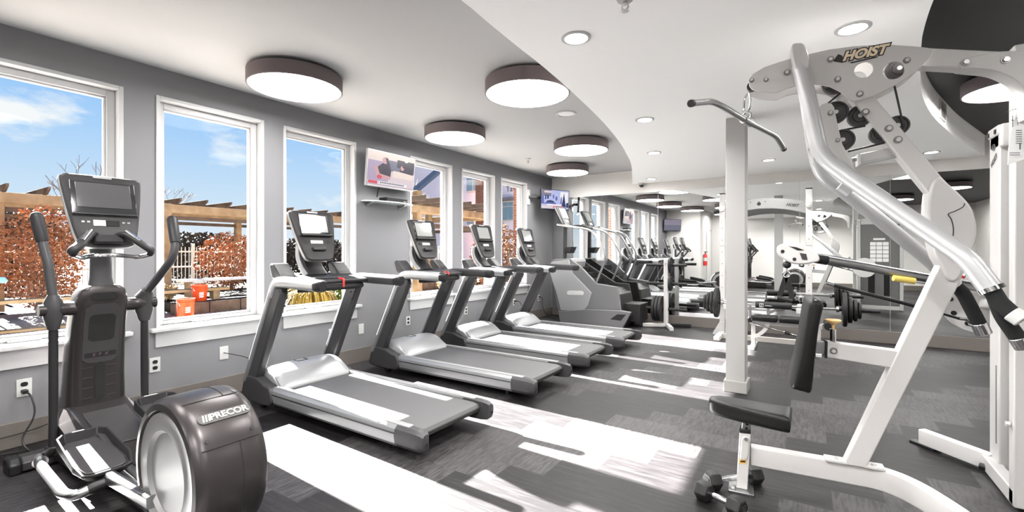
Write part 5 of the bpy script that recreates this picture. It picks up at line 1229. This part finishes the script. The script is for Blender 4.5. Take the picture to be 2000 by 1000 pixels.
# ================================================================ OUTSIDE THE WINDOWS
def onoise(name, c1, c2, scale, rough=0.9, detail=5, stretch=(1,1,1), k=0.34):
    c1 = [v*k for v in c1]; c2 = [v*k for v in c2]
    m = bpy.data.materials.new(name); m.use_nodes = True; nt = m.node_tree; b = nt.nodes['Principled BSDF']
    tc = nt.nodes.new('ShaderNodeTexCoord'); mp = nt.nodes.new('ShaderNodeMapping'); mp.inputs['Scale'].default_value = stretch
    nz = nt.nodes.new('ShaderNodeTexNoise'); nz.inputs['Scale'].default_value = scale; nz.inputs['Detail'].default_value = detail
    rp = nt.nodes.new('ShaderNodeValToRGB'); rp.color_ramp.elements[0].position = 0.3; rp.color_ramp.elements[1].position = 0.7
    rp.color_ramp.elements[0].color = (*c1,1); rp.color_ramp.elements[1].color = (*c2,1)
    nt.links.new(tc.outputs['Object'], mp.inputs[0]); nt.links.new(mp.outputs[0], nz.inputs['Vector']); nt.links.new(nz.outputs['Fac'], rp.inputs[0]); nt.links.new(rp.outputs[0], b.inputs['Base Color'])
    b.inputs['Roughness'].default_value = rough; b.inputs['Specular IOR Level'].default_value = 0.1; return m
M_wood = onoise('weathered_timber', srgb(160,134,104), srgb(212,186,150), 3.0, k=0.40)
M_woodg = onoise('grey_timber', srgb(104,90,80), srgb(140,124,110), 4.0)
M_pat = onoise('patio_stone', srgb(120,112,106), srgb(146,138,132), 1.2, k=0.9)
M_soil = onoise('mulch_soil', srgb(56,46,40), srgb(110,94,82), 9.0, k=0.11)
M_stone = onoise('retaining_stone', srgb(104,86,74), srgb(146,124,108), 5.0)
M_fence = mat('fence_white', (0.42,0.41,0.405), 0.6)
M_lawn = onoise('far_ground', srgb(120,112,104), srgb(190,182,166), 0.6, k=0.022)
M_bark = mat('bark_grey', srgb(96,82,76), 0.9)
M_orange = mat('bucket_orange', [v*0.45 for v in srgb(232,84,34)], 0.5, 0.0, 0.2)
M_brick = None
def brickmat():
    m = bpy.data.materials.new('red_brick'); m.use_nodes = True; nt = m.node_tree; b = nt.nodes['Principled BSDF']
    tc = nt.nodes.new('ShaderNodeTexCoord'); sp = nt.nodes.new('ShaderNodeSeparateXYZ'); ad = nt.nodes.new('ShaderNodeMath'); cb = nt.nodes.new('ShaderNodeCombineXYZ'); br = nt.nodes.new('ShaderNodeTexBrick')
    br.inputs['Scale'].default_value = 1.0; br.inputs['Brick Width'].default_value = 0.22; br.inputs['Row Height'].default_value = 0.075; br.inputs['Mortar Size'].default_value = 0.008
    for nm, c in (('Color1',(160,84,56)),('Color2',(186,110,80)),('Mortar',(190,172,156))): br.inputs[nm].default_value = (*[v*0.42 for v in srgb(*c)],1)
    L = nt.links.new; L(tc.outputs['Object'], sp.inputs[0]); L(sp.outputs[0], ad.inputs[0]); L(sp.outputs[1], ad.inputs[1]); L(ad.outputs[0], cb.inputs[0]); L(sp.outputs[2], cb.inputs[1]); L(cb.outputs[0], br.inputs['Vector'])
    L(br.outputs['Color'], b.inputs['Base Color']); b.inputs['Roughness'].default_value = 0.85; return m
M_brick = brickmat()
obj('terrain', G().box((-90,-40,-0.35),(-9.2,70,-0.02)), M_lawn, kind='structure')
obj('patio', G().box((-9.2,-12,-0.35),(-0.22,40,0.0)), M_pat, kind='structure')

# planting bed with a low stone edge
bed = obj('planting_bed', G().prism([(-6.35,4.0),(-6.35,30),(-11.5,30),(-11.5,4.6)], 'z', -0.02, 0.20), M_soil, kind='structure')
re = thing('retaining_edge', (-6.3,12,0), 'low brown stone block edge of the planting bed outside', 'stone edging')
for k in range(13): obj('stone_block', G().box((-6.36,3.9+0.62*k,0.0),(-6.12,3.9+0.62*k+0.605,0.23)), M_stone, re, 0.01)

# orange buckets
def bucket(p, label, zb=0.0):
    x, y = p; t = thing('bucket', (x,y,0.0), label, 'bucket', 'orange buckets on the patio')
    obj('pail', G().lathe([(0.0,0.0),(0.125,0.0),(0.130,0.01),(0.148,0.33),(0.154,0.34),(0.154,0.365),(0.146,0.365),(0.138,0.30),(0.122,0.02),(0.0,0.02)], (x,y,0), n=32), M_orange, t)
    obj('rim_ring', G().torus((x,y,0.30),0.150,0.006), M_orange, t)
    obj('bail_handle', G().torus((x,y,0.30),0.155,0.004,axis=(1,0.4,0.35),a0=0.0,a1=PI), M_steel, t)
    # white emblem patch facing the window
    d = Vector((CAM[0]-x, CAM[1]-y+2.2, 0)).normalized(); a0 = math.atan2(d.y,d.x)
    g = G(); pts = []
    for k in range(7):
        a = a0-0.28+0.56*k/6; pts.append(a)
    r = lambda z: 0.131+(0.148-0.131)*z/0.33+0.0012
    for z0 in (0.10,0.14,0.18):
        g.loft([[(x+r(z0)*math.cos(a),y+r(z0)*math.sin(a),z0) for a in pts],[(x+r(z0+0.026)*math.cos(a+0.12),y+r(z0+0.026)*math.sin(a+0.12),z0+0.026) for a in pts]], cap=False, closed=False)
    obj('lettering', g, M_wplast, t); t.location.z = zb
bucket((-5.75,3.93), 'orange bucket standing on the patio, nearer of the two')
bucket((-6.55,4.50), 'orange bucket behind, standing on the soil of the bed', 0.2)

# pergola: posts, beams and rafters
def pergola(name, x0, x1, ys, zt, raft, label, tails=0.45):
    t = thing('pergola', (x0, ys[0], 0), label, 'pergola', 'timber pergolas outside')
    for y in ys:
        for x in (x0, x1): obj('post', G().box((x-0.09,y-0.09,0.0),(x+0.09,y+0.09,zt+0.02)), M_wood, t, 0.006)
    for x in (x0, x1):
        for s in (-1,1): obj('beam', G().box((x+s*0.10-0.025,ys[0]-0.5,zt-0.22),(x+s*0.10+0.025,ys[-1]+0.5,zt)), M_wood, t, 0.006)
        obj('brace_beam', G().box((x-0.04,ys[0]-0.3,zt-0.40),(x+0.04,ys[-1]+0.3,zt-0.30)), M_woodg, t, 0.006)
    y = ys[0]-0.35
    while y < ys[-1]+0.4:
        obj('rafter', G().prism([(x0-tails,zt+0.16),(x0-tails+0.02,zt+0.10),(x0-tails+0.25,zt),(x1+tails-0.25,zt),(x1+tails-0.02,zt+0.10),(x1+tails,zt+0.16)], 'y', y-0.025, y+0.025), M_woodg, t, 0.004); y += raft
    return t
pergola('pergola', -12.6, -9.9, [-1.2,2.1,5.1,8.2,11.2], 2.52, 0.62, 'long timber pergola beyond the patio with dark rafters on top')
def bigperg():
    t = thing('pergola', (-6.0,9.6,0), 'taller near timber pergola with doubled posts, seen through the far windows', 'pergola', 'timber pergolas outside')
    for x, y in ((-4.9,8.85),(-4.9,9.30),(-7.6,12.6),(-4.9,12.9)):
        obj('post', G().box((x-0.10,y-0.10,0.0),(x+0.10,y+0.10,2.98)), M_wood, t, 0.006)
    for x in (-4.76,-5.04): obj('beam', G().box((x-0.03,8.2,2.36),(x+0.03,13.1,2.56)), M_wood, t, 0.006)
    obj('lower_beam', G().box((-4.94,8.4,1.95),(-4.86,13.0,2.08)), M_woodg, t, 0.006)
    for y in (12.80,13.0): obj('beam', G().box((-8.2,y-0.03,2.36),(-4.7,y+0.03,2.56)), M_wood, t, 0.006)
    obj('lower_beam', G().box((-8.0,12.86,1.95),(-4.75,12.94,2.08)), M_woodg, t, 0.006)
    for k in range(6): obj('rafter', G().box((-6.4,8.4+0.62*k,2.56),(-3.75,8.45+0.62*k,2.70)), M_woodg, t, 0.004)
bigperg()

# white picket fence: rails, tall thin pickets, gate posts
def fence(p, q, h, label, step=0.115):
    p = Vector(p); q = Vector(q); L = (q-p).length; d = (q-p)/L; n = int(L/step)
    t = thing('picket_fence', tuple(p), label, 'fence', 'white picket fences')
    def bar(a, b, z0, z1, w): return G().sweep([tuple(a+Vector((0,0,(z0+z1)/2))),tuple(b+Vector((0,0,(z0+z1)/2)))], rrect(w,z1-z0,0))
    for z in (0.16,h-0.16,h*0.52): obj('rail', bar(p,q,z-0.025,z+0.025,0.03), M_fence, t)
    k = 0
    for i in range(n+1):
        a = p+d*(i*step)
        if i % 20 == 0: obj('post', G().box((a.x-0.045,a.y-0.045,0),(a.x+0.045,a.y+0.045,h+0.12)), M_fence, t, 0.005)
        elif k < 95: obj('picket', G().box((a.x-0.011,a.y-0.011,0.06),(a.x+0.011,a.y+0.011,h)), M_fence, t); k += 1
fence((-13.6,-2.0,0),(-13.6,8.6,0),1.42,'white picket fence behind the long pergola')
fence((-8.3,9.4,0),(-8.3,15.5,0),1.35,'short white picket fence run beside the tall pergola')

# shrubs and trees: stems plus a cloud of leaf quads
def leaves(g, c, r, n, s, flat=1.0, seed=1):
    rr = random.Random(seed)
    for _ in range(n):
        while True:
            v = Vector((rr.uniform(-1,1),rr.uniform(-1,1),rr.uniform(-1,1)))
            if 0.25 < v.length < 1: break
        p = Vector(c)+Vector((v.x*r[0],v.y*r[1],v.z*r[2])); a = Vector((rr.uniform(-1,1),rr.uniform(-1,1),rr.uniform(-1,1))).normalized(); b = a.orthogonal().normalized(); k = s*rr.uniform(0.6,1.3)
        q = [g.bm.verts.new(p+a*k), g.bm.verts.new(p+b*k*0.55), g.bm.verts.new(p-a*k), g.bm.verts.new(p-b*k*0.55)]; g.bm.faces.new(q)
    return g
def twigs(g, base, h, n, spread, r, seed):
    rr = random.Random(seed); b = Vector(base)
    for _ in range(n):
        a = rr.uniform(0,2*PI); k = rr.uniform(0.3,1.0); e = b+Vector((math.cos(a)*spread*k,math.sin(a)*spread*k,h*rr.uniform(0.75,1.0))); m = b+(e-b)*0.5+Vector((rr.uniform(-.1,.1),rr.uniform(-.1,.1),0.05))
        g.tube([tuple(b+Vector((rr.uniform(-.06,.06),rr.uniform(-.06,.06),0))),tuple(m),tuple(e)], r, 5, scales=[1,0.7,0.3])
    return g
M_rust = onoise('rust_leaves', srgb(140,86,58), srgb(206,146,108), 6.0, k=0.42); M_rust2 = onoise('brown_leaves', srgb(132,94,72), srgb(196,150,120), 6.0, k=0.40)
M_green = onoise('evergreen_leaves', srgb(52,72,30), srgb(112,132,60), 5.0); M_yel = onoise('straw_grass', srgb(150,122,48), srgb(206,178,92), 6.0, k=0.26); M_tan_ = onoise('dry_grass', srgb(190,160,110), srgb(226,202,160), 6.0)
def shrub(c, r, n, s, m, label, cat='shrub', name='leafy_shrub', h0=0.0, seed=1):
    t = thing(name, (c[0],c[1],h0), label, cat)
    g = leaves(G(), c, r, n, s, seed=seed); obj('foliage', g, m, t, kind=None)
    obj('stems', twigs(G(), (c[0],c[1],h0), c[2]+r[2]*0.6-h0, 12, max(r[0],r[1])*0.7, 0.016, seed), M_bark, t)
    return t
shrub((-9.05,6.3,1.0), (0.7,0.88,0.82), 2600, 0.040, M_rust, 'rust red leafy shrub by the pergola post in the second window', h0=0.2, seed=2)
shrub((-8.6,0.95,0.9), (0.8,0.85,0.85), 5200, 0.040, M_rust2, 'brown rust shrub in the first window behind the elliptical', seed=3)
shrub((-8.9,2.55,1.15), (0.6,0.68,1.1), 4200, 0.040, M_rust, 'tall rust shrub climbing the pergola post at the first window edge', seed=4)
shrub((-8.7,-0.85,0.8), (0.8,0.85,0.75), 3500, 0.042, M_rust2, 'brown shrub at the far left edge of the first window', seed=5)
shrub((-7.2,6.9,0.42), (0.45,0.9,0.20), 900, 0.06, M_tan_, 'low straw coloured grass clump in front of the rust shrub', h0=0.2, seed=6)
shrub((-7.6,4.1,0.38), (0.4,0.4,0.2), 500, 0.06, M_tan_, 'small dry grass tuft beside the timber bench', h0=0.2, seed=61)
def grass(c, n, h, m, label, seed):
    rr = random.Random(seed); t = thing('ornamental_grass', (c[0],c[1],0), label, 'grass plant'); g = G()
    for _ in range(n):
        a = rr.uniform(0,2*PI); k = rr.uniform(0.25,1.0)*h*0.75; zz = h*rr.uniform(0.7,1.05); b = Vector((c[0]+math.cos(a)*0.06,c[1]+math.sin(a)*0.06,c[2])); d = Vector((math.cos(a),math.sin(a),0)); w = Vector((-d.y,d.x,0))*0.008
        P = [b, b+d*k*0.4+Vector((0,0,zz)), b+d*k*0.85+Vector((0,0,zz*0.85)), b+d*k*1.1+Vector((0,0,zz*0.5))]
        for i in range(3): g.poly([tuple(P[i]-w),tuple(P[i]+w),tuple(P[i+1]+w*0.8),tuple(P[i+1]-w*0.8)])
    obj('blades', g, m, t); return t
grass((-1.95,4.10,0.30), 420, 0.45, M_yel, 'golden ornamental grass just outside the third window', 8)
shrub((-2.0,4.95,0.72), (0.38,0.36,0.40), 1600, 0.035, M_green, 'small green evergreen shrub outside the third window', h0=0.30, seed=9)
pl = thing('wood_planter', (-1.8,4.4,0), 'low dark timber planter box below the third window outside', 'planter')
obj('planter_side', G().box((-1.5,3.6,0.0),(-1.44,5.3,0.36)), M_woodg, pl, 0.004); obj('planter_end', G().box((-2.5,3.6,0.0),(-1.5,3.66,0.36)), M_woodg, pl, 0.004)
obj('planter_soil', G().box((-2.5,3.66,0.0),(-1.5,5.3,0.30)), M_soil, pl)
shrub((-2.6,9.9,1.05), (0.55,0.9,1.05), 2600, 0.05, M_rust2, 'reddish brown hedge below the brick column in the last window', seed=10)
shrub((-3.2,8.9,0.45), (0.4,0.5,0.4), 900, 0.05, M_tan_, 'pale leafy shrub in the fifth window', seed=11)
# bare trees beyond the fence
def bare(x, y, h, label, seed):
    rr = random.Random(seed); t = thing('bare_tree', (x,y,0), label, 'tree', 'bare trees beyond the pergola'); g = G()
    def grow(p, d, L, r, k):
        e = p+d*L; g.tube([tuple(p),tuple(p+(e-p)*0.5+Vector((rr.uniform(-.05,.05),rr.uniform(-.05,.05),0))*L),tuple(e)], r, 5, scales=[1,0.85,0.65])
        if k == 0: return
        for _ in range(3):
            nd = (d+Vector((rr.uniform(-.7,.7),rr.uniform(-.7,.7),rr.uniform(-.1,.6)))).normalized(); grow(e, nd, L*rr.uniform(0.55,0.75), r*0.62, k-1)
    grow(Vector((x,y,0)), Vector((0,0,1)), h*0.36, h*0.010, 4); obj('branches', g, M_bark, t); return t
for x, y, h, lb, sd in ((-24,10.2,4.9,'bare tree standing above the pergola in the second window',21),(-22,-2.0,5.2,'bare tree at the left edge of the first window',22),(-25,1.8,5.6,'bare tree behind the elliptical console in the first window',23),(-15.6,5.0,4.6,'thin bare tree by the right edge of the first window',24),(-13,17.5,5.6,'bare sapling behind the tall pergola in the fourth window',25)): bare(x,y,h,lb,sd)
M_thick = onoise('thicket_brown_grey', srgb(92,84,80), srgb(150,140,130), 3.0, k=0.2)
for k,(x,y,r,h,lb) in enumerate(((-19,-3.0,2.6,1.5,'grey brown thicket beyond the fence at the far left'),(-19,3.2,2.6,1.5,'grey brown thicket beyond the fence behind the first window shrubs'),(-19,9.6,2.8,1.1,'grey brown thicket beyond the fence in the second window'),(-20,16.0,2.8,1.1,'grey brown thicket far beyond the fence toward the third window'))):
    shrub((x,y,h*0.95), (1.3,r,h), 5200, 0.10, M_thick, lb, 'thicket', 'thicket', seed=40+k)
# stacked timber boards, low bench and flagstones on the patio
lum = onoise('fresh_lumber', srgb(206,170,120), srgb(236,208,168), 4.0)
for k,(x,y,z,L,w,a,lb) in enumerate(((-5.4,0.9,0.0,2.6,0.25,0.10,'long pale board lying on the patio outside the first window'),(-6.2,1.6,0.0,2.4,0.25,-0.05,'second pale board lying farther out on the patio'),(-4.3,0.7,0.0,1.3,0.8,0.2,'flat square pallet of boards close to the first window'))):
    t = thing('timber_board', (x,y,z), lb, 'board', 'boards on the patio'); obj('plank', G().box((x-w/2,y-L/2,z),(x+w/2,y+L/2,z+0.04)), lum, t, 0.004); t.rotation_euler = (0,0,a)
bn = thing('timber_bench', (-6.9,3.2,0), 'long low timber bench along the bed outside the first two windows', 'bench')
obj('seat_plank', G().box((-7.05,-0.6,0.40),(-6.75,5.2,0.46)), lum, bn, 0.006)
for y in (-0.4,1.3,3.0,4.95): obj('leg', G().box((-7.0,y-0.07,0.0),(-6.8,y+0.07,0.40)), M_wood, bn, 0.006)
b2 = thing('timber_bench', (-7.9,6.0,0), 'second low white topped bench in front of the rust shrub', 'bench')
obj('seat_plank', G().box((-8.0,4.6,0.56),(-7.7,7.5,0.62)), M_fence, b2, 0.006)
for y in (4.8,7.3): obj('leg', G().box((-7.95,y-0.05,0.2),(-7.75,y+0.05,0.56)), M_wood, b2, 0.006)
sg = thing('garden_light', (-7.6,1.75,0), 'blue capped garden light on a thin post in the first window', 'garden light')
obj('post', G().cyl((-7.6,1.75,0),(-7.6,1.75,0.72),0.02,10), M_woodg, sg); obj('cap', G().lathe([(0.0,0.72),(0.12,0.72),(0.14,0.76),(0.10,0.82),(0.0,0.83)], (-7.6,1.75,0), n=20), mat('cap_blue',srgb(130,190,220),0.4), sg)

# buildings seen through the far windows
M_siding = mat('siding_pale', srgb(196,192,204), 0.8); M_roof = mat('roof_blue_steel', srgb(60,78,104), 0.5); M_bwin = mat('building_window_glass', srgb(96,124,140), 0.15, 0.0, 0.8)
bd = thing('neighbouring_building', (-9.0,21,0), 'pale sided building with brick corner columns seen through the far windows', 'building')
obj('wall', G().box((-16,20.0,0),(-0.22,28,9.5)), M_siding, bd)
for x, z, w, h in ((-11.22,4.54,0.93,0.87),(-11.38,2.70,0.54,0.88),(-8.89,2.84,0.68,1.08)):
    f = obj('window', G().box((x-w/2,19.93,z),(x+w/2,20.02,z+h)), M_fence, bd, 0.01)
    for s in (-1,1):
        obj('pane', G().box((x+s*w*0.245-w*0.21,19.90,z+0.08),(x+s*w*0.245+w*0.21,19.94,z+h*0.70)), M_bwin, f); obj('pane', G().box((x+s*w*0.245-w*0.21,19.90,z+h*0.74),(x+s*w*0.245+w*0.21,19.94,z+h-0.08)), M_bwin, f)
obj('canopy', G().box((-9.32,19.6,3.93),(-8.52,20.0,4.06)), mat('canopy_grey',srgb(96,92,98),0.7), bd)
text('sign_letters', 'Tavern', 0.42, mat('sign_dark',srgb(44,42,46),0.6), bd, (-8.46,19.97,4.53), (1,0,0), (0,0,1))
obj('brick_column', G().box((-10.72,19.5,0),(-10.44,20.0,5.41)), M_brick, bd)
bc = thing('brick_column', (-2.62,11.1,0), 'red brick column of the building wing in the last window', 'column')
obj('shaft', G().box((-2.70,10.9,0),(-2.54,11.3,3.11)), M_brick, bc)
obj('edge_trim', G().box((-2.54,10.9,0),(-2.34,11.3,3.11)), M_siding, bc)
w3 = thing('brick_column', (-0.51,3.81,0), 'narrow brick pier just outside the third window edge', 'column')
obj('shaft', G().box((-0.62,3.70,0),(-0.40,3.92,6.0)), M_brick, w3)
rf = thing('sloping_awning_beam', (-9.0,14.5,3.9), 'dark blue sloping roof edge seen above the tall pergola in the fourth window', 'roof beam')
obj('beam', G().sweep([on_y(792,388,15.9),on_y(868,324,15.9)], rrect(0.25,0.22,0)), M_roof, rf)
